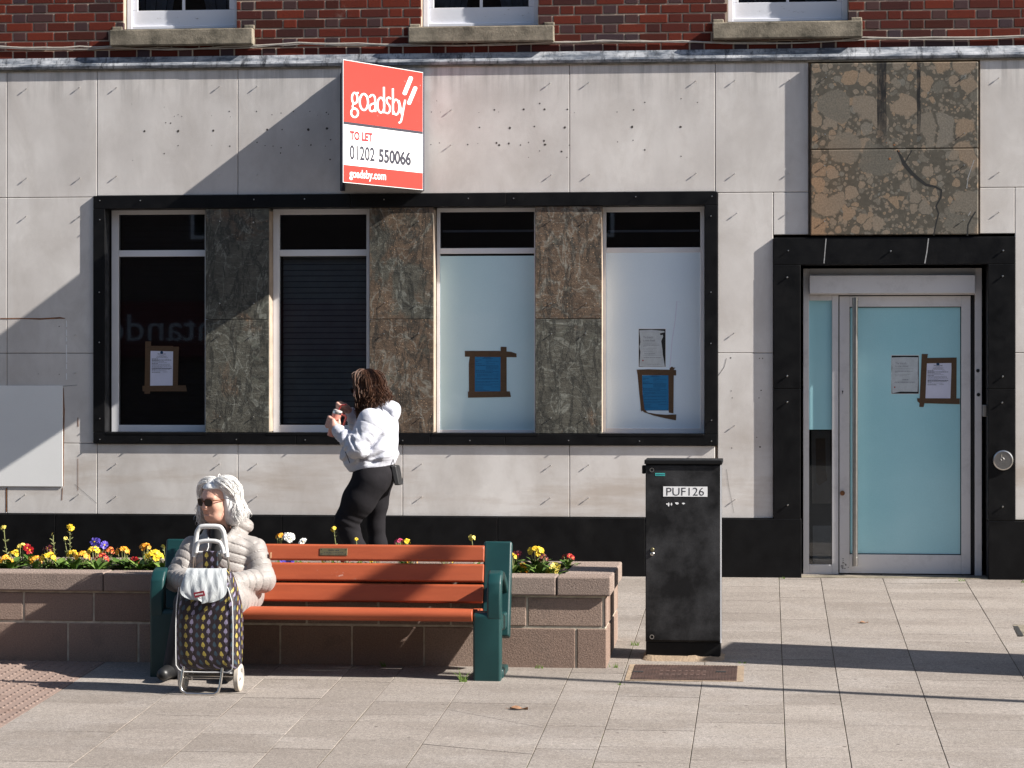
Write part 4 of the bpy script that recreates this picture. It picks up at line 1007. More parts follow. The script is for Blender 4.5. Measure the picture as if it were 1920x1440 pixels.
r_ = torn('creased white paper in a cut-out of the glass door, left of the taped notice', Yd-.0002, Z4([(200, 200), (812, 200), (812, 1058), (200, 1058)]),
    Z4([(205, 245), (500, 235), (800, 240), (795, 380), (790, 600), (800, 760), (785, 1015), (600, 1012), (400, 1010), (215, 1050), (205, 800), (195, 640), (215, 480), (205, 400)]),
    [('The branch', 1679, 1699, 679, 683.2), ('is now closed', 1679, 1703, 684.5, 688)], [(1678, 1712, 691.5, .4), (1678, 1711, 696, 1), (1678, 1683, 698, .6), (1678, 1707, 702, .4), (1678, 1700, 704.5, .4), (1692, 1703, 712, 1.1), (1678, 1716, 715, .5), (1677, 1716, 717.5, 1)])
x_, z_ = W(1677.5, 726, Yd-.0022); MB().lathe([(.006, .0003), (.006, 0)], (x_, Yd-.0022, z_), (0, 1, 0), 8).build('red_mark', M['redink'], r_)
x_, z_ = W(1205.5, 676, .144-.0005); MB().lathe([(.006, .0003), (.006, 0)], (x_, .1432, z_), (0, 1, 0), 8).build('red_mark', M['redink'], bpy.data.objects['torn_paper'])
white_notice('white council notice framed in brown tape near the right edge of the glass door', Yd-.001, 1737, 680.5, 44.5,
    [Z4([(880, 165), (1020, 165), (1000, 280), (960, 1200), (920, 1360), (825, 1355), (850, 800)]), Z4([(960, 255), (1665, 245), (1660, 365), (965, 375)]), Z4([(1545, 250), (1665, 250), (1660, 1170), (1525, 1170), (1548, 500)]),
     Z4([(775, 1160), (1735, 1165), (1735, 1295), (830, 1270), (780, 1230)])], Z4([(960, 345), (1590, 345), (1570, 1195), (945, 1185)]), 'council notices with brown tape')
# cardboard and tape behind the side light
cb = thing('grey_card', 'grey card with a loop of brown tape behind the narrow side window by the door', 'card', (*W(1538, 945, .26)[:1], .26, W(1538, 945, .26)[1]))
polyplate([(1521, 807), (1557, 807), (1558, 944), (1523, 944)], .252, .004, M['board'], 'card', cb)
Z8 = lambda L_: [(1480+a/4.644, 780+b/4.644) for a, b in L_]
polyplate(Z8([(228, 195), (312, 195), (318, 480), (330, 560), (262, 605), (235, 580), (232, 400)]), .2508, .001, M['tape'], 'tape', cb)
polyplate([(1522, 944.5), (1559, 944.5), (1559, 985), (1524, 985)], .256, .004, M['room'], 'lower_card', cb)
polyplate([(1524, 985.5), (1559, 985.5), (1559, 1058), (1524, 1058)], .256, .004, M['blind'], 'lower_card', cb)
# small white cover panel at the far left
cp = MB(); x0, x1 = WX(-60), WX(118); z0, z1 = WZ(912, 60), WZ(723, 60)
o = cp.box(x0, x1, -.009, -.0025, z0, z1).build('cover_panel', M['panelw'], bevel=.0015)
tag(o, 'blank white painted panel screwed flat on the stone wall at the far left', 'panel')
# push button
def button():
    x, z = W(1881, 863, -.045)
    r_ = thing('push_button', 'round steel door push pad with a wheelchair symbol on the black granite post', 'button', (x, -.03, z))
    rr = 18.6/240
    MB().lathe([(rr*1.0, 0), (rr, .012), (rr*.97, .017), (rr*.88, .020), (rr*.86, .016)], (x, -.031, z), (0, -1, 0), 36).build('rim', M['stud'], r_, smooth=True)
    MB().lathe([(rr*.85, 0), (rr*.85, .0165)], (x, -.031, z), (0, -1, 0), 36).build('pad', M['steel'], r_, smooth=True)
    mb = MB(); Y = -.0482; f = lambda a, b: (x+(a-585)/14.4/240, Y, z-(b-625)/14.4/240)
    mb.tube([f(543, 470), f(545, 540), f(590, 560), f(610, 600), f(630, 598)], .0022, 6)
    mb.tube([f(585+55*math.cos(R(t))-15, 585+48*math.sin(R(t))) for t in range(20, 241, 20)], .002, 6)
    mb.lathe([(.0035, 0), (.0035, .001)], f(540, 462), (0, -1, 0), 8)
    mb.build('wheelchair_symbol', M['stud'], r_)
    vs, fs = text_polys('PUSH'); mb = MB(); mb.add([tuple(Vector(f(490+180*u, 690-40*v))) for u, v in vs], fs); mb.build('lettering', M['stud'], r_)
button()
def cables():
    Y = .036
    def run(name, pts, r_, lab):
        P_ = [on_wall(a, b, Y) for a, b in pts]; Q = []
        for i in range(len(P_)-1):
            for k in range(4): 
                t = k/4; q = P_[i].lerp(P_[i+1], t); q.z -= .006*math.sin(math.pi*t); Q.append(q)
        Q.append(P_[-1]); o = MB().tube(Q, r_, 6).build(name, M['cable'], smooth=True); tag(o, lab, 'cable', 'cables along the brickwork')
    run('wall_cable', [(-300, 86), (0, 87), (83, 89), (150, 87), (205, 87), (316, 93), (420, 87), (560, 80), (670, 81), (770, 83), (890, 85), (1030, 79), (1130, 76), (1280, 77), (1420, 80), (1530, 79), (1620, 70), (1750, 70), (1920, 67), (2150, 66)], .0062, 'upper of the two grey cables running under the brick storey windows')
    run('wall_cable', [(-300, 89), (0, 89.5), (120, 92), (200, 90), (300, 89), (420, 91), (520, 84), (565, 82), (700, 84), (800, 85.5), (930, 82), (1060, 78), (1200, 76), (1300, 79), (1450, 81.5), (1560, 77), (1660, 71), (1780, 74), (1920, 69), (2150, 69)], .0045, 'thinner lower grey cable sagging beside the upper one under the brick windows')
cables()

# ================================================================ PLANTER
PXR, PYF = G(1137, 1253); PYB = PYF + 1.15
PZT = W(1143, 1083, PYF-.025)[1]; PXL = -9.0
SOIL = PZT - .035
def planter():
    r_ = thing('planter', 'long low planter of pink concrete blocks with a pale coping, behind the bench', 'planter', (PXR-2.5, PYF, gz(PYF)))
    zc = PZT - .115
    c1, c2 = zc-.012, WZ(1176, 1000, PYF); g2 = gz(PYF)-.02
    B = MB(); rr = random.Random(2)
    bl = .447
    j1 = [WX(1130.5, PYF), WX(988, PYF), WX(845, PYF)]; j2 = [WX(1080, PYF), WX(934, PYF), WX(795, PYF)]
    g = .006
    def row(js, z0, z1, last):
        xs = [PXR] + js
        while xs[-1] > PXL: xs.append(xs[-1] - bl)
        for b, a in zip(xs, xs[1:]):
            o = rr.uniform(-.002, .002)
            B.box(a+g, b-(g if b < PXR else 0), PYF+o, PYF+.1, z0, z1)
    row(j1[1:] if False else [WX(1131, PYF)-.0, WX(988, PYF), WX(845, PYF)], c2+.007, c1, 0); row(j2, g2, c2-.007, 0)
    for z0, z1, off in ((c2+.007, c1, .1), (g2, c2-.007, .3)):   # right side wall and the back wall
        y = PYF + .102 + off
        B.box(PXR-.1, PXR, PYF+.104, y-g, z0, z1)
        while y < PYB - .1:
            e = min(y+bl, PYB-.1); B.box(PXR-.1, PXR, y+g, e-g, z0, z1); y = e
        x = PXR
        while x > PXL: B.box(x-bl+g, x, PYB-.1, PYB, z0, z1); x -= bl
    B.build('block_wall', M['block'], r_, bevel=.006)
    MB().box(PXL, PXR-.006, PYF+.006, PYF+.09, g2, c1+.012).box(PXR-.09, PXR-.008, PYF+.0905, PYB-.02, g2, c1+.012).box(PXL, PXR-.091, PYB-.09, PYB-.02, g2, c1+.012).build('mortar', M['pmortar'], r_)
    C = MB(); ov = .026; wdt = .245; gg = .004
    xs = [PXR+ov, WX(1043, PYF)]
    while xs[-1] > PXL: xs.append(xs[-1] - .94)
    for b, a in zip(xs, xs[1:]):
        C.box(a+gg, b, PYF-ov+rr.uniform(-.003, .003), PYF-ov+wdt, zc, PZT+rr.uniform(-.002, .002))
    C.box(PXR+ov-wdt-.06, PXR+ov, PYF-ov+wdt+.003, PYF+.62, zc, PZT).box(PXR+ov-wdt-.06, PXR+ov, PYF+.626, PYB+ov-.2, zc, PZT-.002)
    x = PXR+ov
    while x > PXL: C.box(x-.94+gg, x, PYB+ov-.197, PYB+ov, zc, PZT+rr.uniform(-.002, .002)); x -= .94
    C.build('coping', M['cope'], r_, bevel=.010)
    S = MB(); nx, ny = 150, 14
    for j in range(ny+1):
        for i in range(nx+1):
            S.v.append((PXL + (PXR-.12-PXL)*i/nx, PYF+.12+(PYB-.22-PYF)*j/ny, SOIL + rr.uniform(-.012, .022)))
    for j in range(ny):
        for i in range(nx):
            a = j*(nx+1)+i; S.f.append((a, a+1, a+nx+2, a+nx+1)); S.m.append(0)
    S.build('soil', M['soil'], r_, smooth=True, ang=80)
planter()

# ---------------------------------------------------------------- flowers
def leaves(mb, n, ln, rr, up=.35, base=(0, 0, 0)):
    for i in range(n):
        a = 2*math.pi*i/n + rr.uniform(-.3, .3); L_ = ln*rr.uniform(.7, 1.15); wd = L_*rr.uniform(.20, .28); el_ = rr.uniform(.25, 1.1)*up*2.2
        ca, sa = math.cos(a), math.sin(a); P_ = []
        for k in range(6):
            t = k/5; r_ = L_*t*math.cos(el_*(1-.5*t)); z = L_*t*math.sin(el_) - L_*.45*t*t*(1-up) + .003*rr.uniform(-1, 1)
            h = wd*math.sin(math.pi*min(1, .12+.82*t))**.8*(.35+.65*t)
            for sgn in (-1, 0, 1):
                P_.append((base[0]+ca*r_-sa*h*sgn, base[1]+sa*r_+ca*h*sgn, base[2]+.004+z + (abs(sgn)*h*.35)))
        F_ = []
        for k in range(5):
            for q in range(2): F_.append((3*k+q, 3*k+q+1, 3*k+q+4, 3*k+q+3))
        mb.add(P_, F_)
def bloom(mb, c, nrm, r_, rr, np_=5, mi=0, ec=1):
    nrm = Vector(nrm).normalized(); e1 = nrm.orthogonal().normalized(); e2 = nrm.cross(e1); c = Vector(c); a0 = rr.uniform(0, 6)
    for i in range(np_):
        a = a0 + 2*math.pi*i/np_; hw = math.pi/np_*1.12
        pts = [c]
        for da, rk, hz_ in ((-hw, .62, .12), (-hw*.75, .95, .16), (-hw*.25, 1.03, .10), (0, .93, .06), (hw*.25, 1.03, .10), (hw*.75, .95, .16), (hw, .62, .12)):
            k = r_*rk*rr.uniform(.9, 1.08)
            pts.append(c + (e1*math.cos(a+da) + e2*math.sin(a+da))*k + nrm*(r_*(hz_+rr.uniform(-.12, .16)) - .0004*(i % 2)))
        n = len(pts); mb.add(pts, [(0, q, q+1) for q in range(1, n-1)], mi)
    mb.lathe([(r_*.24, .001), (r_*.18, r_*.10), (r_*.02, r_*.12)], c, nrm, 7, ec)
def fplant(label, cat, px, py, row, colr, kind='cluster', r=.055, n=9, eye='orange', lf=9, ll=.105, seed=None):
    """px, py: where the top of the bloom stands in the photo; row: distance behind the front of the planter"""
    Y = PYF + row; x, z = W(px, py, Y); rr = random.Random(seed if seed is not None else int(px*7+py))
    root = thing('flowering_plant', label, cat, (x, Y, SOIL), 'bedding plants in the planter')
    h = max(z - SOIL, .05)
    L_ = MB(); leaves(L_, lf, ll, rr, .35); leaves(L_, 6, ll*.8, rr, .75)
    L_.build('leaves', M['leaf'], root, local=True, smooth=True, ang=60)
    B = MB()
    if kind == 'cluster':
        cz = h - r*.9; st = MB()
        for i in range(n):
            u = (i+.5)/n; ph = i*2.39996 + rr.uniform(-.3, .3); th = math.acos(1-1.15*u)
            d = Vector((math.sin(th)*math.cos(ph), math.sin(th)*math.sin(ph), math.cos(th)))
            c = Vector((0, 0, cz)) + Vector((d.x*r*1.05, d.y*r*.9, d.z*r*.8)) * rr.uniform(.85, 1.1)
            bloom(B, c, d + Vector((0, -.35, .15)), rr.uniform(.019, .025)*min(1.1, max(.65, r/.055)), rr)
            st.tube([(rr.uniform(-.008, .008), rr.uniform(-.008, .008), 0), tuple(c*.6 + Vector((0, 0, .0))), tuple(c - d*.004)], .0022, 4)
        st.build('stems', M['stemg'], root, local=True)
    elif kind == 'tall':
        st = MB(); lean = rr.uniform(-.25, .25)
        P_ = [(lean*h*.5*(t/6)**1.5 - lean*h*.5, .01*math.sin(t), h*t/6) for t in range(7)]; st.tube(P_, [.0042-.0003*t for t in range(7)], 5)
        for i in range(10):
            t = rr.uniform(.25, .95); k = int(t*6); p = Vector(P_[k]).lerp(Vector(P_[min(k+1, 6)]), t*6-k); a = rr.uniform(0, 6.28); ln = rr.uniform(.012, .028)
            q = p + Vector((math.cos(a)*ln, math.sin(a)*ln, ln*.7)); st.tube([p, p.lerp(q, .5), q], [.002, .004, .001], 4)
        st.build('stem', M['stemg'], root, local=True)
        top = Vector(P_[-1])
        for i in range(n):
            d = Vector((rr.uniform(-1, 1), rr.uniform(-1, .3), rr.uniform(-.2, 1))).normalized(); bloom(B, top + d*r*.6, d + Vector((0, -.4, 0)), rr.uniform(.011, .016), rr, 4)
    elif kind == 'daisy':
        for i in range(n):
            d = Vector((rr.uniform(-1, 1), rr.uniform(-1, .2), rr.uniform(.0, 1))).normalized(); bloom(B, Vector((0, 0, h-r*.7)) + d*r*.8, d + Vector((0, -.6, 0)), .021, rr, 7)
    elif kind == 'pansy':
        st = MB()
        for i in range(n):
            c = Vector((rr.uniform(-r, r), rr.uniform(-r, r)*.6, h - rr.uniform(.015, .05 if n > 1 else .02)))
            bloom(B, c, (rr.uniform(-.4, .4), -1, rr.uniform(.1, .7)), rr.uniform(.024, .030), rr); st.tube([(0, 0, 0), (c.x*.5, c.y*.5, c.z*.6), tuple(c)], .0022, 4)
        st.build('stems', M['stemg'], root, local=True)
    B.build('blooms', [M['p_'+colr], M['p_'+eye]], root, local=True)
def flowers():
    f, m, b = .36, .60, .86
    A = [('pale yellow wallflower on a tall knobbly stem at the far left end', 8, 992, m, 'lemon', 'tall', .03, 6, 'lemon'),
     ('orange-yellow primrose at the front, cut by the left edge of the view', 8, 1040, f, 'orange', 'cluster', .05, 9, 'yellow'),
     ('small yellow primrose just behind the leftmost orange primrose', 27, 1031, m, 'yellow', 'cluster', .034, 6, 'orange'),
     ('lemon-yellow primrose at the back, left of the lone red bloom', 40, 1019, b, 'lemon', 'cluster', .032, 5, 'orange'),
     ('single upright red pansy at the back left of the planter', 55, 1022, b, 'red', 'pansy', .025, 3, 'yellow'),
     ('rounded orange primrose low at the front under the red pansy', 66, 1041, f, 'orange', 'cluster', .05, 9, 'yellow'),
     ('large bright lemon primrose at the front beside the low orange one', 91, 1036, f, 'yellow', 'cluster', .055, 10, 'yellow'),
     ('small dark maroon primrose with yellow eyes behind the lemon one', 91, 1023, m, 'maroon', 'cluster', .034, 6, 'yellow'),
     ('bare green stem gone to seed, leaning left in front of the granite joint', 100, 1003, m, 'lemon', 'tall', .012, 1, 'lemon'),
     ('shorter bare green seed stem between the two tallest stems', 122, 1011, m, 'lemon', 'tall', .016, 2, 'lemon'),
     ('tallest wallflower, two yellow heads high above the bed', 132, 990, m, 'yellow', 'tall', .032, 7, 'yellow'),
     ('yellow-orange primrose below the tallest wallflower', 136, 1031, m, 'yellow', 'cluster', .04, 8, 'orange'),
     ('golden primrose spreading at the left of the mixed red clump', 153, 1033, f+.08, 'orange', 'cluster', .05, 9, 'yellow'),
     ('golden yellow primrose in the middle of the mixed clump', 176, 1024, m, 'yellow', 'cluster', .05, 9, 'red'),
     ('violet pansy standing highest over the yellow and red clump', 187, 1010, b-.1, 'violet', 'pansy', .035, 5, 'yellow'),
     ('deep red primrose low at the front of the mixed clump', 190, 1037, f+.1, 'red', 'cluster', .048, 9, 'yellow'),
     ('rust-orange primrose to the right of the violet pansy', 205, 1027, m, 'rust', 'cluster', .032, 6, 'yellow'),
     ('orange primrose standing alone between the red clump and the bench', 231, 1024, m, 'orange', 'cluster', .05, 9, 'yellow'),
     ('two small red buds low over the soil left of the biggest yellow primrose', 251, 1039, f+.15, 'red', 'pansy', .022, 3, 'maroon'),
     ('amber primrose with a red top behind the biggest yellow primrose', 273, 1018, m+.08, 'orange', 'cluster', .042, 8, 'red'),
     ('biggest bright yellow primrose, nearest the left end of the bench', 288, 1031, f+.06, 'yellow', 'cluster', .062, 12, 'yellow'),
     ('small green seed head beside the left bench end', 308, 1024, m, 'lemon', 'tall', .012, 1, 'lemon'),
     ('violet pansy peeping over the left bench end', 326, 1014, m, 'violet', 'pansy', .02, 2, 'yellow'),
     ('orange wallflower beside the white daisies above the bench back', 525, 1000, m, 'orange', 'cluster', .028, 5, 'yellow'),
     ('white daisy clump above the bench back near the seated woman', 541, 1003, m, 'white', 'daisy', .04, 9, 'yellow'),
     ('low white daisies just showing over the bench back', 570, 1014, m, 'white', 'daisy', .03, 5, 'yellow'),
     ('single yellow wallflower on a thin stem by the walking woman', 626, 992, m, 'yellow', 'tall', .02, 3, 'yellow'),
     ('tiny yellow bud on a stem in front of the walking woman', 668, 1012, m, 'yellow', 'tall', .012, 2, 'yellow'),
     ('dark pink primrose over the bench back right of the walking woman', 748, 1010, m, 'pink', 'cluster', .028, 5, 'maroon'),
     ('golden primrose touching the dark pink one over the bench back', 761, 1011, m+.03, 'yellow', 'cluster', .028, 5, 'orange'),
     ('pale lemon wallflower over the right end of the bench slats', 885, 1009, m, 'lemon', 'tall', .026, 5, 'lemon'),
     ('yellow primrose glimpsed through the bench slats below the brass plaque', 612, 1040, f+.05, 'yellow', 'cluster', .04, 8, 'orange'),
     ('red primrose glimpsed through the bench slats right of the plaque', 648, 1041, f+.05, 'red', 'cluster', .04, 8, 'yellow'),
     ('yellow primrose glimpsed through the middle of the bench slats', 700, 1040, f+.05, 'yellow', 'cluster', .045, 9, 'orange'),
     ('orange primrose glimpsed through the slats right of the bench middle', 770, 1040, f+.05, 'orange', 'cluster', .045, 9, 'yellow'),
     ('yellow primrose glimpsed through the right half of the bench slats', 835, 1040, f+.05, 'yellow', 'cluster', .045, 9, 'red'),
     ('violet pansy glimpsed through the bench slats beside the seated woman', 540, 1041, f+.05, 'violet', 'pansy', .035, 5, 'yellow'),
     ('yellow and maroon primrose against the right bench end', 957, 1036, .26, 'yellow', 'cluster', .036, 7, 'maroon'),
     ('maroon primrose peeping behind the one at the right bench end', 965, 1033, .97, 'maroon', 'pansy', .025, 3, 'red'),
     ('tall lemon-yellow primrose, biggest at the right end of the planter', 1005, 1024, .97, 'yellow', 'cluster', .055, 11, 'yellow'),
     ('deep maroon primrose in front of the tall yellow one', 1016, 1040, .90, 'maroon', 'cluster', .042, 8, 'orange'),
     ('red and yellow primrose nearest the right end coping', 1066, 1038, .94, 'red', 'cluster', .036, 7, 'yellow'),
     ('low leafy primrose with small yellow buds in the right front corner', 1037, 1057, f, 'lemon', 'pansy', .03, 5, 'yellow'),
     ('low leafy plant with one orange bud beside the maroon primrose', 985, 1058, f, 'orange', 'pansy', .02, 2, 'yellow')]
    for lab, px, py, row, c, k, r_, n, e in A: fplant(lab, 'flower', px, py, row, c, k, r_*(.86 if k == 'cluster' else 1), n, e)
    # leafy gaps
    for i, (px, row, lab) in enumerate(((18, f, 'flat rosette of green leaves at the front left corner of the bed'), (112, f-.02, 'wide pale green rosette right of the large lemon primrose'), (140, f, 'green leaf rosette below the golden primrose'), (182, f-.03, 'bright green rosette in front of the deep red primrose'),
         (235, f+.1, 'green rosette with a dry leaf under the lone orange primrose'), (262, f, 'ragged green rosette on the bare soil patch'), (307, f, 'green rosette against the left bench end'), (1010, f, 'dark green rosette at the front under the maroon primrose'), (970, f+.05, 'low dark green rosette by the right bench end'))):
        Y = PYF+row; x = WX(px, Y); rr = random.Random(i+50)
        r_ = thing('leafy_plant', lab, 'plant', (x, Y, SOIL), 'leaf rosettes in the planter')
        L_ = MB(); leaves(L_, 11, .13, rr, .45); leaves(L_, 8, .09, rr, .8); L_.build('leaves', M['leaf'], r_, local=True, smooth=True, ang=60)
flowers()

# ================================================================ BENCH
BXR, BYF = G(944, 1278); BXL = WX(275, BYF); BGZ = gz(BYF)
def bench():
    y0 = BYF; b = BGZ
    root = thing('park_bench', 'red-brown slatted bench with dark green end frames and brass plaque before the planter', 'bench', ((BXL+BXR)/2, y0, b))
    P = lambda L_: [(y0+y, b+z) for y, z in L_]
    def end(side):
        s = 1 if side > 0 else -1; xo = BXR-.012 if s > 0 else BXL+.012
        X = lambda a, c: tuple(sorted((xo - s*a, xo - s*c)))
        mb = MB()
        mb.extx(P([(0, -.02), (.004, .385), (.02, .405), (.13, .405), (.11, .3), (.105, -.02)]), *X(.006, .17))           # front leg
        arc = [(.045, .36), (.045, .50), (.055, .565), (.085, .60), (.13, .615), (.24, .60), (.34, .56), (.42, .50)]
        mb.strip(P(arc), [.085, .085, .08, .07, .06, .055, .055, .055], *X(.004, .088))                                      # arm
        mb.strip(P([(.36, .22), (.40, .36), (.455, .56), (.515, .785)]), [.09, .085, .075, .065], *X(-.012, .16))             # back upright
        mb.strip(P([(.06, .345), (.25, .325), (.41, .33)]), .095, *X(.003, .165))                                             # seat beam
        mb.strip(P([(.1, .03), (.40, .025)]), .06, *X(.0, .155))                                                              # foot
        mb.build('end_frame', M['green'], root, bevel=.014, seg=3, smooth=True, ang=50)
    end(1); end(-1)
    xl, xr = BXL+.155, BXR-.165
    # back slats, leaning
    ax = Vector((0, .515-.40, .785-.36)).normalized(); nx_ = Vector((0, -ax.z, ax.y))
    base = Vector((0, y0+.40, b+.36))
    for t0, t1 in ((.054, .167), (.181, .293), (.307, .408), (.0, .0))[:3]:
        mb = MB(); h0 = .036; h1 = .068
        pr = [(t0, h0), (t0, h1-.006), (t0+.006, h1), (t1-.012, h1), (t1, h1-.012), (t1, h0)]
        q = [(base + ax*t + nx_*h) for t, h in pr]
        mb.extx([(v.y, v.z) for v in q], xl, xr); mb.build('back_slat', M['slat'], root, bevel=.005, seg=2)
    for i, (a, c, z0, z1) in enumerate(((.09, .19, .375, .415), (.20, .30, .365, .402), (.31, .395, .362, .398))):
        mb = MB().extx(P([(a, z0), (c, z0-.008), (c, z1-.008), (a, z1)]), xl+.03, xr-.0); mb.build('seat_slat', M['slat'], root, bevel=.006)
    pr = [(-.015+.030*math.cos(R(t))+.03, .392+.030*math.sin(R(t))) for t in range(90, 271, 18)]
    pr = [(.085, .421), (.03, .424)] + [(.02-.042*math.sin(R(t)), .386+.038*math.cos(R(t))) for t in range(10, 181, 17)] + [(.085, .352)]
    MB().extx(P(pr), xl+.01, xr-.02).build('front_slat', M['slat'], root, smooth=True, ang=35, bevel=.003)
    pq = MB(); x0, x1 = WX(601, y0+.45), WX(652.5, y0+.45); t0, t1 = .335, .380
    def pp(x, t, h): v = base + ax*t + nx_*h; return (x, v.y, v.z)
    pq.add([pp(x0, t0, .0685), pp(x1, t0, .0685), pp(x1, t1, .0685), pp(x0, t1, .0685), pp(x0, t0, .072), pp(x1, t0, .072), pp(x1, t1, .072), pp(x0, t1, .072)],
           [(0, 3, 2, 1), (4, 5, 6, 7), (0, 1, 5, 4), (1, 2, 6, 5), (2, 3, 7, 6), (3, 0, 4, 7)])
    pl = pq.build('plaque', M['brass'], root, bevel=.001, seg=1)
    mb = MB(); vs, fs = text_polys('Kathy', 1, .02)
    mb.add([pp(x0+(x1-x0)*(.32+.21*u), t0+(t1-t0)*(.60+.22*v), .0724) for u, v in vs], fs)
    rr = random.Random(3)
    for a0, a1, tt, hh in ((.57, .69, .70, .14), (.15, .85, .42, .07), (.08, .90, .20, .07)):
        x = a0
        while x < a1: 
            e = min(x+rr.uniform(.03, .11), a1); mb.add([pp(x0+(x1-x0)*x, t0+(t1-t0)*(tt-hh/2), .0723), pp(x0+(x1-x0)*e, t0+(t1-t0)*(tt-hh/2), .0723), pp(x0+(x1-x0)*e, t0+(t1-t0)*(tt+hh/2), .0723), pp(x0+(x1-x0)*x, t0+(t1-t0)*(tt+hh/2), .0723)], [(0, 1, 2, 3)]); x = e+.02
    mb.build('lettering', M['ink'], pl)
    sm = MB()
    for u in (.06, .94):
        for v in (.2, .8): sm.lathe([(.0035, 0), (.003, .0012)], pp(x0+(x1-x0)*u, t0+(t1-t0)*v, .072), tuple(nx_), 8)
    sm.build('screws', M['seam'], pl)
bench()

# ================================================================ CABINET, COVERS, WEEDS
def cabinet():
    Y = G(1280, 1238)[1]; b = gz(Y)
    x0, x1 = WX(1210, Y), WX(1352, Y); zt = WZ(871, 1280, Y); zp = WZ(1205, 1280, Y); d = .30
    root = thing('utility_cabinet', 'tall dusty black street utility cabinet labelled PUF126, beside the planter end', 'cabinet', ((x0+x1)/2, Y, b))
    MB().box(x0, x1, Y+.022, Y+d, zp, zt).build('body', M['cab'], root, bevel=.004)
    MB().box(x0+.002, x1-.004, Y+.026, Y+d-.01, b-.05, zp-.0005).build('base', M['blackp'], root, bevel=.004)
    MB().box(x0-.006, x1+.008, Y-.012, Y+d+.015, zt+.001, WZ(862.5, 1280, Y)).build('lid', M['blackp'], root, bevel=.005)
    dr = MB().box(x0+.002, x1-.006, Y, Y+.0215, zp+.012, zt-.004).build('door', M['cab'], root, bevel=.004)
    MB().box(x1-.0045, x1+.0015, Y+.002, Y+.03, zp, zt-.002).build('sunlit_edge', M['alu'], root)  # white strip paints the sunlit right side onto the black cabinet
    MB().box(WX(1203, Y), x0-.0005, Y+.04, Y+.09, WZ(889, 1210, Y), WZ(873, 1210, Y)).build('lug', M['blackp'], root, bevel=.006)
    def at(px, py, h=.0): x, z = W(px, py, Y-h); return (x, Y-h, z)
    for py in (881.2, 1194):
        MB().lathe([(.014, .001), (.014, -.003), (.0095, -.003), (.0095, .001)], at(1222.3, py), (0, 1, 0), 20).build('ring', M['stud'], dr)
    for py, m in ((1030.5, 'brass'), (1038.5, 'stud')):
        MB().lathe([(.0125, .001), (.0125, -.004), (.010, -.0065), (.004, -.007)], at(1223, py), (0, 1, 0), 16).build('lock', M[m], dr, smooth=True)
    def plate(px0, px1, py0, py1, h, m, nm, par):
        a = at(px0, py1, h); c = at(px1, py0, h); return MB().box(a[0], c[0], Y-h, Y-.0002, a[2], c[2]).build(nm, m, par)
    lb = plate(1243.5, 1326.5, 912.5, 931, .002, M['lwhite'], 'label', dr)
    vs, fs = text_polys('PUF126', 1, -.004); mb = MB()
    mb.add([at(1249.5+(1320-1249.5)*u, 929.3+(914.3-929.3)*v, .0026) for u, v in vs], fs); mb.build('lettering', M['ink'], lb)
    st = plate(1228.5, 1246.8, 887, 892.3, .0015, M['tealink'], 'sticker', dr)
    mb = MB(); x = 1230
    while x < 1245: a = at(x, 891, .0019); c = at(x+1.2, 888.6, .0019); mb.add([(a[0], a[1], a[2]), (c[0], a[1], a[2]), (c[0], a[1], c[2]), (a[0], a[1], c[2])], [(0, 1, 2, 3)]); x += 2.1
    mb.build('small_print', M['navyink'], st)
    rr = random.Random(9); mb = MB()
    for px, py, w_, h_ in ((1250.5, 945, 1.5, 1.2), (1253.5, 946, 1.6, 3), (1259, 945.5, 1.2, 2.6), (1269, 943.5, 3, 1.8), (1281.5, 944, 2.4, 1.3)):
        n = 9; c = at(px, py, .001+.0001*px % .0003); mb.add([(c[0]+w_/240*math.cos(6.283*q/n)*rr.uniform(.7, 1.2), c[1], c[2]+h_/240*math.sin(6.283*q/n)*rr.uniform(.7, 1.2)) for q in range(n)], [tuple(range(n))])
    mb.build('paint_blobs', M['lwhite'], dr)
    # bedding mortar round the foot
    rr = random.Random(8); mb = MB(); n = 40; top, bot = [], []
    for i in range(n):
        a = 2*math.pi*i/n; cx = (x0+x1)/2; cy = Y+d/2; hx = (x1-x0)/2+.03; hy = d/2+.05
        ca, sa = math.cos(a), math.sin(a); k = 1/max(abs(ca)**8+abs(sa)**8, 1e-9)**(1/8)
        bx, by = cx+ca*k*hx+rr.uniform(-.006, .006), cy+sa*k*hy+rr.uniform(-.008, .008); bot.append((bx, by, gz(by)-.01))
        top.append((cx+ca*k*(hx-.03), cy+sa*k*(hy-.045), gz(cy-hy)+.026+rr.uniform(-.006, .01)))
    mb.add(bot+top, [(i, (i+1) % n, n+(i+1) % n, n+i) for i in range(n)] + [tuple(range(n, 2*n))])
    mb.build('mortar_bed', M['mortarb'], root, smooth=True, ang=60)
cabinet()
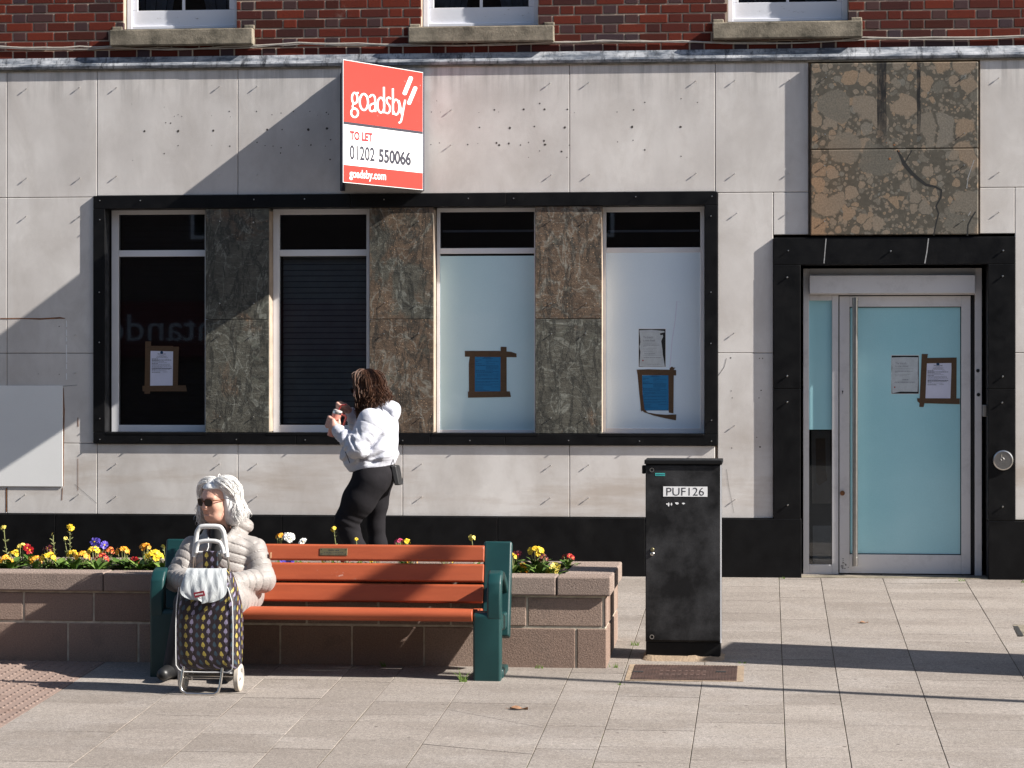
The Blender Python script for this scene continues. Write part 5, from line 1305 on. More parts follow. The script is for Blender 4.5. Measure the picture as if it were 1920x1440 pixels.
def cover():
    c = [G(1171, 1276), G(1394, 1277), G(1394, 1249), G(1180, 1248)]
    x0, x1 = c[0][0], c[1][0]; y0, y1 = c[0][1], c[2][1]
    r_ = thing('access_cover', 'rusty brown iron inspection cover set in the paving before the black cabinet', 'cover', ((x0+x1)/2, (y0+y1)/2, gz((y0+y1)/2)))
    def sl(x0, x1, y0, y1, h0, h1, mb): mb.add([(x, y, gz(y)+h) for h in (h0, h1) for y in (y0, y1) for x in (x0, x1)], [(0, 2, 3, 1), (4, 5, 7, 6), (0, 1, 5, 4), (1, 3, 7, 5), (3, 2, 6, 7), (2, 0, 4, 6)])
    mb = MB(); sl(x0, x1, y0, y1, -.02, .003, mb); mb.build('frame', M['mortarb'], r_)
    mb = MB(); f0, f1, h0, h1 = x0+.035, x1-.04, y0+.02, y1-.03; sl(f0, f1, h0, h1, -.01, .0055, mb)
    nx, ny = 34, 12
    for i in range(nx):
        for j in range(ny):
            cx = f0+(f1-f0)*(i+.5)/nx; cy = h0+(h1-h0)*(j+.5)/ny; a = .0062; e = .010
            if (8 < i < 25 and j in (4, 7)) and i % 2: continue
            sl(cx-a, cx+a, cy-e, cy+e, .005, .0095, mb)
    pl = mb.build('lid', M['iron'], r_)
    mb = MB()
    for px in (1197, 1352): 
        cx, cy = G(px, 1262); sl(cx-.03, cx+.03, cy-.018, cy+.018, .006, .0106, mb)
    mb.build('lifting_slot', M['seam'], r_)
cover()
def tuft(label, px, py, n, ln, seed):
    x, y = G(px, py); rr = random.Random(seed); r_ = MB()
    for i in range(n):
        a = rr.uniform(0, 6.28); L_ = ln*rr.uniform(.5, 1.1); sp = rr.uniform(.2, .9); bx, by = rr.uniform(-.025, .025), rr.uniform(-.01, .01)
        P_ = []
        for k in range(5):
            t = k/4; P_.append((bx+math.cos(a)*L_*sp*t*t, by+math.sin(a)*L_*sp*t*t*.6, L_*(t-.35*sp*t*t)))
        wd = .003
        vs = []
        for k, p in enumerate(P_): q = wd*(1-k/4.3); vs += [(p[0]-q, p[1], p[2]), (p[0]+q, p[1]+q*.5, p[2])]
        r_.add(vs, [(2*k, 2*k+1, 2*k+3, 2*k+2) for k in range(4)])
    o = r_.build('weed_tuft', M['grass'], local=False); o.location = (x, y, gz(y)-.002); tag(o, label, 'weed', 'weeds in the paving joints')
for i, (lab, px, py, n, ln) in enumerate((('tallest grass tuft, at the foot of the right bench leg', 868, 1279, 14, .085), ('low weed against the planter foot right of the bench', 1010, 1253, 12, .03), ('flat weed at the planter corner nearest the cabinet', 1150, 1252, 12, .035),
    ('sparse grass between the planter side and the cabinet', 1190, 1210, 16, .04), ('small moss clump at the foot of the granite left of the door', 1465, 1085, 12, .02), ('thin green weed in the joint below the right of the door', 1803, 1090, 12, .035), ('weed in the joint below the far right granite post', 1917, 1092, 10, .03),
    ('weed blades in the shadow right of the cabinet', 1392, 1244, 14, .022), ('weed line in the paving joint left of the iron cover', 1166, 1284, 10, .02), ('grass blades at the planter foot under the bench', 722, 1250, 10, .05))): tuft(lab, px, py, n, ln, 20+i)
def leaf(label, px, py, s, rz):
    x, y = G(px, py); mb = MB(); P_ = []
    for k in range(7):
        t = k/6; h = .35*math.sin(math.pi*t)**.8; P_ += [((t-.5)*s, -h*s*.5, .004+.01*abs(t-.5)*2*s/.1), ((t-.5)*s, 0, .002), ((t-.5)*s, h*s*.5, .008+.012*math.sin(5*t)*s/.1)]
    mb.add(P_, [(3*k+q, 3*k+q+1, 3*k+q+4, 3*k+q+3) for k in range(6) for q in (0, 1)])
    mb.tube([(-.5*s, 0, .004), (-.75*s, .01, .006)], .0015, 4)
    o = mb.build('dead_leaf', M['deadleaf'], smooth=True); o.location = (x, y, gz(y)+.003); o.rotation_euler = (0, 0, rz); tag(o, label, 'leaf', 'dead leaves on the paving')
leaf('curled brown leaf on the slabs in front of the bench', 973, 1331, .10, .1); leaf('small reddish leaf on the slabs before the glass door', 1620, 1169, .06, .3)
def slotd():
    c = [G(1899, 1172), G(1960, 1172), G(1990, 1193), G(1909, 1193)]
    mb = MB(); P_ = [(x, y, gz(y)) for x, y in c]
    mb.add([(p[0], p[1], p[2]-.01) for p in P_] + [(p[0], p[1], p[2]+.003) for p in P_], [(4, 5, 6, 7), (0, 1, 5, 4), (1, 2, 6, 5), (2, 3, 7, 6), (3, 0, 4, 7)])
    r_ = mb.build('drain_cover', M['sill']); tag(r_, 'small metal-edged drain cover let into the paving at the right edge of the view', 'cover')
    for q in range(3):
        k = .02+.03*q; a = Vector(P_[0]).lerp(Vector(P_[1]), k+.02); b = Vector(P_[3]).lerp(Vector(P_[2]), k+.02)
        w_ = .008; MB().add([(a.x-w_, a.y+.01, a.z+.0032), (a.x+w_, a.y+.01, a.z+.0032), (b.x+w_, b.y-.01, b.z+.0042), (b.x-w_, b.y-.01, b.z+.0042)], [(0, 1, 2, 3)]).build('slot', M['seam'], r_)
slotd()
# things out of the picture that throw the shadows on the right
def casters():
    sd_ = Vector((-LD.x, -LD.y, 0)).normalized()
    A = Vector((*G(1920, 1227), 0)); B = Vector((*G(1920, 1268), 0))
    k = 1.3; a = A + sd_*k; b = B + sd_*k; c = (a+b)/2
    top = (c.x - WX(1353, G(1280, 1238)[1]))*.715 + gz(c.y) + .02
    u = (b-a); u.z = 0; wd = abs(u.dot(Vector((-sd_.y, sd_.x, 0)))); e = Vector((-sd_.y, sd_.x, 0))
    r_ = thing('shadow_pillar', 'unseen dark pillar right of the view, added to cast the broad shadow band', 'pillar', (c.x, c.y, gz(c.y)))  # unseen pillar of invented kind, added to cast the broad shadow band
    def bx(w0, t, z0, z1, nm, m):
        vs = []
        for z in (z0, z1):
            for i, j in ((-1, -1), (1, -1), (1, 1), (-1, 1)): p = c + e*(i*w0/2) + sd_*(j*t/2); vs.append((p.x, p.y, z))
        MB().add(vs, [(0, 3, 2, 1), (4, 5, 6, 7), (0, 1, 5, 4), (1, 2, 6, 5), (2, 3, 7, 6), (3, 0, 4, 7)]).build(nm, m, r_, bevel=.01)
    g = gz(c.y); bx(wd, .14, g+.1, top, 'panel', M['blackp']); bx(wd*.94, .1, g-.05, g+.099, 'foot', M['steel'])
    p0 = Vector((*G(1920, 1315), 0)); q = p0 + sd_*3.0
    r_ = thing('lamp_post', 'slim grey lamp post standing on the paving right of the view', 'lamp post', (q.x, q.y, gz(q.y)))
    MB().lathe([(.07, -.05), (.07, .9), (.042, .95), (.036, 5.2)], (q.x, q.y, gz(q.y)), (0, 0, 1), 16).build('post', M['steel'], r_, smooth=True)
    MB().lathe([(.05, 5.2), (.2, 5.3), (.2, 5.36), (.05, 5.42)], (q.x, q.y, gz(q.y)), (0, 0, 1), 20).build('lamp_head', M['steel'], r_, smooth=True)
casters()
# the far side of the street: it shows only as a dim reflection in the dark windows
def opposite():
    Y = -34.0; g = gz(Y)
    r_ = thing('shop_building', 'red brick shop building across the street with a red fascia, seen only as a reflection', 'building', (0, Y, g))
    MB().box(-45, 45, Y-8, Y, g-.2, 11).build('wall', M['obrick'], r_)
    fz0, fz1 = 1.78, 3.02; fa = MB().box(-24, -7, Y+.005, Y+.18, fz0, fz1).build('fascia', M['ored'], r_)
    vs, fs = text_polys('Santander'); x_l, x_r = WX(468, 34), WX(165, 34)
    mb = MB().add([(x_l+(x_r-x_l)*u, Y+.19, 2.14+.60*v) for u, v in vs], fs); mb.build('lettering', M['dimwhite'], fa)
    wn = 0
    for x in range(-40, 41, 4):
        for z0, z1 in ((4.4, 6.2), (7.6, 9.2)):
            f = MB().box(x-.7, x+.7, Y+.004, Y+.05, z0, z1).build('window', M['oldpaint'], r_); MB().box(x-.62, x+.62, Y+.051, Y+.055, z0+.08, z1-.08).build('pane', M['room'], f)
        if not -24 < x < -7: MB().box(x-1.6, x+1.6, Y+.004, Y+.06, g+.4, 2.6).build('shop_window', M['room'], r_)
opposite()

# ================================================================ SOFT SHAPES: distance fields turned into one mesh
def A3(*v): return np.array(v, dtype=np.float32)
def cap(P, a, b, ra, rb):
    a = A3(*a); b = A3(*b); ba = b-a; pa = P-a
    h = np.clip((pa@ba)/(ba@ba+1e-12), 0, 1); return np.linalg.norm(pa-h[:, None]*ba, axis=1)-(ra+(rb-ra)*h)
def caph(P, a, b):
    a = A3(*a); b = A3(*b); ba = b-a; return np.clip(((P-a)@ba)/(ba@ba+1e-12), 0, 1), float(np.linalg.norm(ba))
def chain(P, pts, rs, k=.02):
    d = None
    for i in range(len(pts)-1):
        e = cap(P, pts[i], pts[i+1], rs[i], rs[i+1]); d = e if d is None else su(d, e, k)
    return d
def ell(P, c, r, M_=None):
    q = P-A3(*c)
    if M_ is not None: q = q@M_
    r = A3(*r); k0 = np.linalg.norm(q/r, axis=1); k1 = np.linalg.norm(q/(r*r), axis=1); return k0*(k0-1)/np.maximum(k1, 1e-9)
def bxs(P, c, h, rd, M_=None):
    q = P-A3(*c)
    if M_ is not None: q = q@M_
    q = np.abs(q)-A3(*h)+rd; return np.linalg.norm(np.maximum(q, 0), axis=1)+np.minimum(q.max(axis=1), 0)-rd
def su(a, b, k):
    h = np.clip(.5+.5*(b-a)/k, 0, 1); return b+(a-b)*h-k*h*(1-h)
def sm(a, b, k): return -su(-a, b, k)          # a minus b
def rotm(f, up=(0, 0, 1)):
    f = Vector(f).normalized(); l = Vector(up).cross(f).normalized(); u = f.cross(l)
    return np.array([[f.x, l.x, u.x], [f.y, l.y, u.y], [f.z, l.z, u.z]], dtype=np.float32)
def field_mesh(name, fn, lo, hi, h, m, parent, relax=1):
    lo = np.array(lo, dtype=np.float32); c = 4
    n = (np.ceil((np.array(hi)-lo)/(h*c))).astype(int)+1
    ax = [lo[i]+(np.arange(n[i])+.5)*h*c-h*.5 for i in range(3)]
    g = np.stack(np.meshgrid(*ax, indexing='ij'), -1).reshape(-1, 3).astype(np.float32)
    d = fn(g).reshape(n); V = np.repeat(np.repeat(np.repeat(d, c, 0), c, 1), c, 2).astype(np.float32)
    near = np.abs(d) < h*c*1.9
    nb = np.repeat(np.repeat(np.repeat(near, c, 0), c, 1), c, 2); I = np.argwhere(nb)
    for s in range(0, len(I), 400000):
        J = I[s:s+400000]; V[J[:, 0], J[:, 1], J[:, 2]] = fn((lo+J*h).astype(np.float32))
    ins = V < 0; S = [k-1 for k in V.shape]
    cnt = np.zeros(S, dtype=np.int16)
    for a in (0, 1):
        for b in (0, 1):
            for e in (0, 1): cnt += ins[a:a+S[0], b:b+S[1], e:e+S[2]]
    act = (cnt > 0) & (cnt < 8); C = np.argwhere(act); idx = -np.ones(S, dtype=np.int64); idx[act] = np.arange(len(C))
    acc = np.zeros((len(C), 3), dtype=np.float64); num = np.zeros(len(C))
    K = [(a, b, e) for a in (0, 1) for b in (0, 1) for e in (0, 1)]
    for a in K:
        for x in range(3):
            if a[x]: continue
            b = list(a); b[x] = 1
            va = V[C[:, 0]+a[0], C[:, 1]+a[1], C[:, 2]+a[2]]; vb = V[C[:, 0]+b[0], C[:, 1]+b[1], C[:, 2]+b[2]]
            mk_ = (va < 0) != (vb < 0); t = np.where(mk_, va/np.where(np.abs(va-vb) < 1e-9, 1, va-vb), 0)
            p = np.array(a, dtype=np.float64)[None]+np.zeros((len(C), 1)); p[:, x] = t
            acc[mk_] += p[mk_]; num[mk_] += 1
    Pv = lo+(C+acc/num[:, None])*h; F_ = []
    for x in range(3):
        y, z = (x+1) % 3, (x+2) % 3
        sl0 = [slice(None)]*3; sl1 = [slice(None)]*3; sl0[x] = slice(0, -1); sl1[x] = slice(1, None)
        e0 = ins[tuple(sl0)]; e1 = ins[tuple(sl1)]; E = np.argwhere(e0 != e1)
        E = E[(E[:, y] > 0) & (E[:, z] > 0) & (E[:, y] < S[y]) & (E[:, z] < S[z]) & (E[:, x] < S[x])]
        fl = e0[E[:, 0], E[:, 1], E[:, 2]]; q = []
        for dy, dz in ((1, 1), (0, 1), (0, 0), (1, 0)):
            B = E.copy(); B[:, y] -= dy; B[:, z] -= dz; q.append(idx[B[:, 0], B[:, 1], B[:, 2]])
        q = np.stack(q, 1); q[~fl] = q[~fl][:, ::-1]; F_.append(q)
    F_ = np.concatenate(F_); F_ = F_[(F_ >= 0).all(1)]
    for _ in range(relax):
        s_ = np.zeros_like(Pv); w_ = np.zeros(len(Pv))
        for i in range(4):
            np.add.at(s_, F_[:, i], Pv[F_[:, (i+1) % 4]]); np.add.at(w_, F_[:, i], 1)
        Pv = Pv*.5+.5*s_/np.maximum(w_, 1)[:, None]
    me = bpy.data.meshes.new(name)
    me.vertices.add(len(Pv)); me.vertices.foreach_set('co', Pv.astype(np.float32).ravel())
    me.loops.add(F_.size); me.loops.foreach_set('vertex_index', F_.astype(np.int32).ravel())
    me.polygons.add(len(F_)); me.polygons.foreach_set('loop_start', np.arange(0, F_.size, 4, dtype=np.int32))
    me.update(calc_edges=True); me.validate(); me.materials.append(m)
    me.polygons.foreach_set('use_smooth', np.ones(len(me.polygons), dtype=bool))
    o = bpy.data.objects.new(name, me); col.objects.link(o); o.parent = parent; return o

def head_field(q, old=False, mouth=.5):
    """q: points in the head's own frame: x forward, y to the person's left, z up; about 0.23 m tall"""
    d = ell(q, (-.012, 0, .030), (.098, .076, .088))
    d = su(d, ell(q, (.030, 0, -.025), (.062, .060, .085)), .03)
    d = su(d, cap(q, (.045, .018, -.085), (.045, -.018, -.085), .026, .026), .03)
    for s in (1, -1):
        d = su(d, ell(q, (.048, s*.036, -.022), (.028, .024, .026)), .02)
        d = su(d, cap(q, (.078, s*.012, .028), (.066, s*.045, .026), .012, .010), .012)
        d = su(d, cap(q, (-.01, s*.058, -.02), (.03, s*.035, -.085), .02, .02), .03)
        d = sm(d, ell(q, (.095, s*.030, .008), (.018, .018, .011)), .01)
        d = su(d, ell(q, (.072, s*.030, .008), (.014, .013, .012)), .003)
        d = su(d, ell(q, (-.012, s*.077, -.002), (.018, .008, .030)), .006)
        d = su(d, cap(q, (.094, s*.010, -.030), (.086, s*.013, -.028), .007, .006), .006)
        if old: d = sm(d, cap(q, (.088, s*.022, -.036), (.078, s*.036, -.070), .003, .003), .008)
    d = su(d, cap(q, (.088, 0, .018), (.104, 0, -.026), .008, .0115), .010)
    d = su(d, cap(q, (.083, .018, -.053), (.083, -.018, -.053), .0075, .0075), .007)
    d = su(d, cap(q, (.080, .014, -.070), (.080, -.014, -.070), .0080, .0080), .007)
    return sm(d, ell(q, (.092, 0, -.0605), (.014, .020, .0035+.004*mouth)), .004)

def locks(name, m, parent, hc, Mh, n, rad, length, seed, phis=2.05, r0=.0055, wave=.008, top=.10, flare=.012, side=None, kind=None, drop=None, th_end=100, sweep=1.55, sweep2=None, fluff=0):
    rr = random.Random(seed); mb = MB(); hc = Vector(hc)
    f = Vector(Mh[:, 0].tolist()); l = Vector(Mh[:, 1].tolist()); u = Vector(Mh[:, 2].tolist())
    for i in range(n):
        ph = rr.uniform(-phis, phis); layer = rr.uniform(-.004, .007)
        th0 = rr.uniform(.06, 1.25)
        L_ = length(ph)*rr.uniform(.72, 1.08); pts = []; rs = []
        w1, w2, a1 = rr.uniform(0, 6.28), rr.uniform(0, 6.28), rr.uniform(.5, 1.2)
        fly = .03*rr.random() if rr.random() < fluff*.25 else 0; lf = rr.uniform(0, .010)*fluff; lw = rr.uniform(5, 11)
        dph = rr.uniform(-.18, .18)
        sw = sweep2 if (sweep2 and ph > 0) else sweep
        if abs(ph) > sw:
            dph = math.copysign(sw-rr.uniform(0, .25), ph)-ph; th0 = rr.uniform(.05, .62)
        for k in range(9):
            t = k/8; th = th0+(R(th_end)-th0)*t; p_ = ph+dph*t**.8
            part = max(0, 1-th/.9)*.018*(1 if ph > 0 else -1)
            x = -math.cos(p_)*math.sin(th)*rad[0]; y = -math.sin(p_)*math.sin(th)*rad[1]-part*0; z = math.cos(th)*rad[2]
            nrm = Vector((x/rad[0]**2, y/rad[1]**2, z/rad[2]**2)).normalized()
            v = Vector((x-.012, y, z+.022)) + nrm*(layer + (lf + fly)*math.sin(min(1, t*1.5)*math.pi*.7) + .0035*fluff*math.sin(w1+lw*t)) + Vector((rr.uniform(-1, 1), rr.uniform(-1, 1), 0))*.0012
            pts.append(v)
        e = pts[-1].copy(); out = Vector((-math.cos(ph), -math.sin(ph), 0))
        nk = 9
        for k in range(1, nk+1):
            t = k/nk; s = t*L_; ww = wave*a1*min(1, t*1.6)
            v = e + Vector((0, 0, -s)) + out*(flare*math.sin(t*2.2)+ww*math.sin(w1+s*60)) + Vector((-out.y, out.x, 0))*ww*math.sin(w2+s*52)
            if drop: v = drop(v, t)
            pts.append(v)
        k_ = len(pts)
        rs = [r0*rr.uniform(.8, 1.2)*(1-.75*max(0, (j/(k_-1)-.45)/.55)**1.4) for j in range(k_)]
        W_ = [hc + f*p.x + l*p.y + u*p.z for p in pts]
        mb.tube(W_, rs, 5, flat=.6)
    return mb.build(name, m, parent, smooth=True, local=True, ang=80)

def glasses(parent, hc, Mh, lm, fm, w_=.026, h_=.019):
    T_ = lambda x, y, z: tuple(Vector(hc) + Vector((Mh@A3(x, y, z)).tolist()))
    root = None
    mb = MB()
    def rr_(cy, sgn):
        o = []
        for i in range(20):
            a = 2*math.pi*i/20; y = math.copysign(abs(math.cos(a))**.7, math.cos(a))*w_; z = math.copysign(abs(math.sin(a))**.75, math.sin(a))*h_*(1.0 if math.sin(a) > 0 else 1.1)
            o.append((cy+y*(1-.06*(1 if z > 0 else -1)*0), z))
        return o
    fr = MB()
    for s in (1, -1):
        o = rr_(s*.032, s); xx = lambda y: .103-abs(y)*.22
        mb.add([T_(xx(y), y, z+.006) for y, z in o]+[T_(xx(y)-.002, y, z+.006) for y, z in o], [tuple(range(20)), tuple(range(20, 40))[::-1]]+[(i, (i+1) % 20, 20+(i+1) % 20, 20+i) for i in range(20)])
        fr.tube([T_(xx(y)-.001, y, z+.006) for y, z in o], .0026, 6, True)
        fr.tube([T_(.089, s*.060, .016), T_(.082, s*.069, .016), T_(.04, s*.079, .014), T_(-.01, s*.083, .010), T_(-.03, s*.080, -.006)], .003, 6)
    fr.tube([T_(.101, .010, .012), T_(.106, 0, .014), T_(.101, -.010, .012)], .0026, 6)
    f_ = fr.build('sunglasses', fm, parent, smooth=True, local=True)
    mb.build('lens', lm, f_, local=True)

# ================================================================ THE SEATED WOMAN
def lady():
    Yb = BYF; ox = WX(420, Yb+.25)
    root = thing('person', 'white-haired seated person in a beige quilted coat and sunglasses, head turned to the left', 'person', (ox, Yb, BGZ))
    hc = A3(-.030, .195, 1.044); fd = Vector((-.56, -.82, -.10)); Mr = rotm(fd); HS = 1.09; Mh = Mr*HS
    FX = {1: .095, -1: .235}
    def body(P):
        d = head_field((P-hc)@Mr/HS, True, .8)*HS
        d = su(d, cap(P, (-.01, .225, .80), (-.015, .21, 1.0), .058, .052), .03)
        d = su(d, ell(P, (.0, .27, .66), (.17, .11, .20)), .06); d = su(d, ell(P, (.0, .27, .50), (.17, .14, .10)), .05)
        for s in (1, -1):
            d = su(d, chain(P, [(s*.15, .25, .74), (s*.20, .20, .60), (s*.05, .0, .57)], [.05, .045, .035]), .03)
            d = su(d, chain(P, [(s*.09, .26, .48), (s*.10 if s > 0 else -.14, -.10, .455), (s*FX[s], -.06, .12)], [.065, .045, .032]), .03)
            d = su(d, cap(P, (s*(FX[s]+.008), -.05, .058), (s*(FX[s]+.02), -.15, .045), .026, .018), .03)
            for q in range(4): d = su(d, chain(P, [(s*(.03), .0, .57+.016*(q-1.5)), (s*-.02, -.02, .565+.018*(q-1.5)), (s*-.05, -.01, .56+.018*(q-1.5))], [.012, .010, .008]), .006)
        return d
    field_mesh('body', body, (-.33, -.26, .0), (.33, .45, 1.21), .006, M['skin'], root)
    puff = lambda t, a: a*.30*(np.abs(np.sin(np.pi*t))**.5-.75) - a*.8*np.exp(-(np.sin(np.pi*t)/.20)**2)
    def coat(P):
        x, y, z = P[:, 0], P[:, 1], P[:, 2]
        wob = .010*np.sin(x*23+1)+.006*np.sin(y*31+z*9)
        d = ell(P, (.008, .25, .60), (.205, .165, .27))
        d = su(d, ell(P, (.0, .24, .755), (.205, .125, .105)), .06)
        d = su(d, ell(P, (.005, .26, .48), (.225, .19, .13)), .06)
        d = d - puff((z + np.abs(x)*.55 + wob)/.052, .0085)
        sk = su(cap(P, (.13, .25, .47), (.115, -.10, .475), .115, .095), cap(P, (-.11, .25, .47), (-.10, -.10, .475), .115, .095), .05)
        sk = sk - puff((y*.9 + z*.35 + wob)/.06, .007)
        d = su(d, sk, .03)
        for s in (1, -1):
            sh = (s*.188, .235, .755); elb = (s*.262 - .004, .15, .575); wr = (s*.09+.005, -.085, .565)
            h1, l1 = caph(P, sh, elb); h2, l2 = caph(P, elb, wr)
            a = cap(P, sh, elb, .076, .078) - puff((h1*l1 + wob*.6)/.050, .0085)
            b = cap(P, elb, wr, .077, .060) - puff((h2*l2 + .02 + wob*.6)/.046, .0085)
            d = su(d, su(a, b, .018), .022)
        # stand-up hood and collar
        d = su(d, ell(P, (.045, .315, .885), (.125, .075, .065)) - puff((z*1.0+x*.7)/.05, .005), .02)
        d = su(d, cap(P, (.075, .20, .86), (.02, .13, .80), .040, .028), .02)
        d = su(d, cap(P, (-.09, .22, .85), (-.02, .13, .80), .034, .026), .02)
        q = cap(P, (-.012, .19, .83), (-.02, .155, 1.1), .068, .10); d = sm(d, q, .012)
        zip_ = np.abs(x+.008)+np.maximum(z-.80, 0)*4
        d = d + .008*np.exp(-(zip_/.007)**2)*(y < .2)
        return np.maximum(d, -(z-.33))
    field_mesh('coat', coat, (-.38, -.24, .32), (.38, .50, .99), .0055, M['coat'], root)
    def top(P): return cap(P, (-.012, .125, .70), (-.014, .165, .86), .046, .05)
    field_mesh('jumper', top, (-.08, .03, .62), (.06, .25, .93), .008, M['innertop'], root)
    def tr(P):
        d = None
        for s in (1, -1):
            e = chain(P, [(s*.095, .1, .455), (s*.10 if s > 0 else -.14, -.11, .455), (s*FX[s], -.065, .075)], [.085, .078, .062]); d = e if d is None else su(d, e, .02)
        return d
    field_mesh('trousers', tr, (-.34, -.24, .02), (.22, .22, .58), .01, M['dtrouser'], root)
    for s in (1, -1):
        def shoe(P):
            d = su(cap(P, (s*(FX[s]+.01), -.03, .055), (s*(FX[s]+.03), -.20, .042), .046, .038), cap(P, (s*(FX[s]+.005), -.05, .05), (s*FX[s], -.055, .12), .05, .05), .03)
            return np.maximum(d, -(P[:, 2]-.004+.0))
        field_mesh('shoe', shoe, (s*(FX[s]+.025)-.10, -.27, -.01), (s*(FX[s]+.025)+.10, .06, .2), .008, M['shoe'], root)
        def glove(P):
            d = ell(P, (s*.03+.045*(s > 0), -.105, .545), (.05, .036, .042))
            for q in range(4):
                x0 = s*.02+.05*(s > 0)+.018*(q-1.5)
                d = su(d, chain(P, [(x0, -.12, .54), (x0+.004, -.132, .505), (x0+.006, -.118, .475+.006*abs(q-1.5))], [.013, .012, .010]), .006)
            return su(d, chain(P, [(s*.03-.02, -.11, .555), (s*.03-.045, -.13, .53), (s*.03-.05, -.135, .51)], [.014, .013, .011]), .008)
        field_mesh('glove', glove, (-.13, -.20, .43), (.18, -.03, .62), .006, M['glove'], root)
    # drawcords, arm badge
    mb = MB(); mb.tube([(.055, .085, .845), (.04, .065, .79), (.012, .055, .735)], .0038, 6).tube([(-.06, .085, .83), (-.055, .07, .775), (-.075, .06, .72)], .0038, 6)
    mb.build('drawcord', M['piping'], root, local=True, smooth=True)
    MB().box(.296, .302, .175, .215, .700, .735).build('arm_badge', M['deadleaf'], root, local=True, bevel=.002)
    # hair
    def shell(P):
        q = (P-hc)@Mr/HS
        d = ell(q, (-.014, 0, .028), (.110, .091, .100))
        d = su(d, ell(q, (-.045, 0, -.055), (.062, .094, .105)), .05)
        for s in (1, -1): d = su(d, cap(q, (-.02, s*.070, .0), (-.03, s*.086, -.115), .030, .026), .03)
        cut = bxs(q, (.115, 0, -.045), (.098, .10, .118), .03)
        cut = np.minimum(cut, cap(q, (.10, 0, .02), (.10, 0, .055), .048, .030))
        return sm(d, cut, .012)
    hb = field_mesh('hair', shell, (-.22, .02, .84), (.18, .40, 1.22), .006, M['whair'], root, 2)
    locks('hair_locks', M['whair'], hb, hc, Mh, 1150, (.114, .094, .102), lambda p: .100 + .03*min(1, abs(p)/1.5), 3, 2.75, .0027, .018, flare=.022, sweep=1.45, sweep2=1.85, fluff=1.0)
    glasses(root, hc, Mh, M['lens'], M['tort'])
lady()

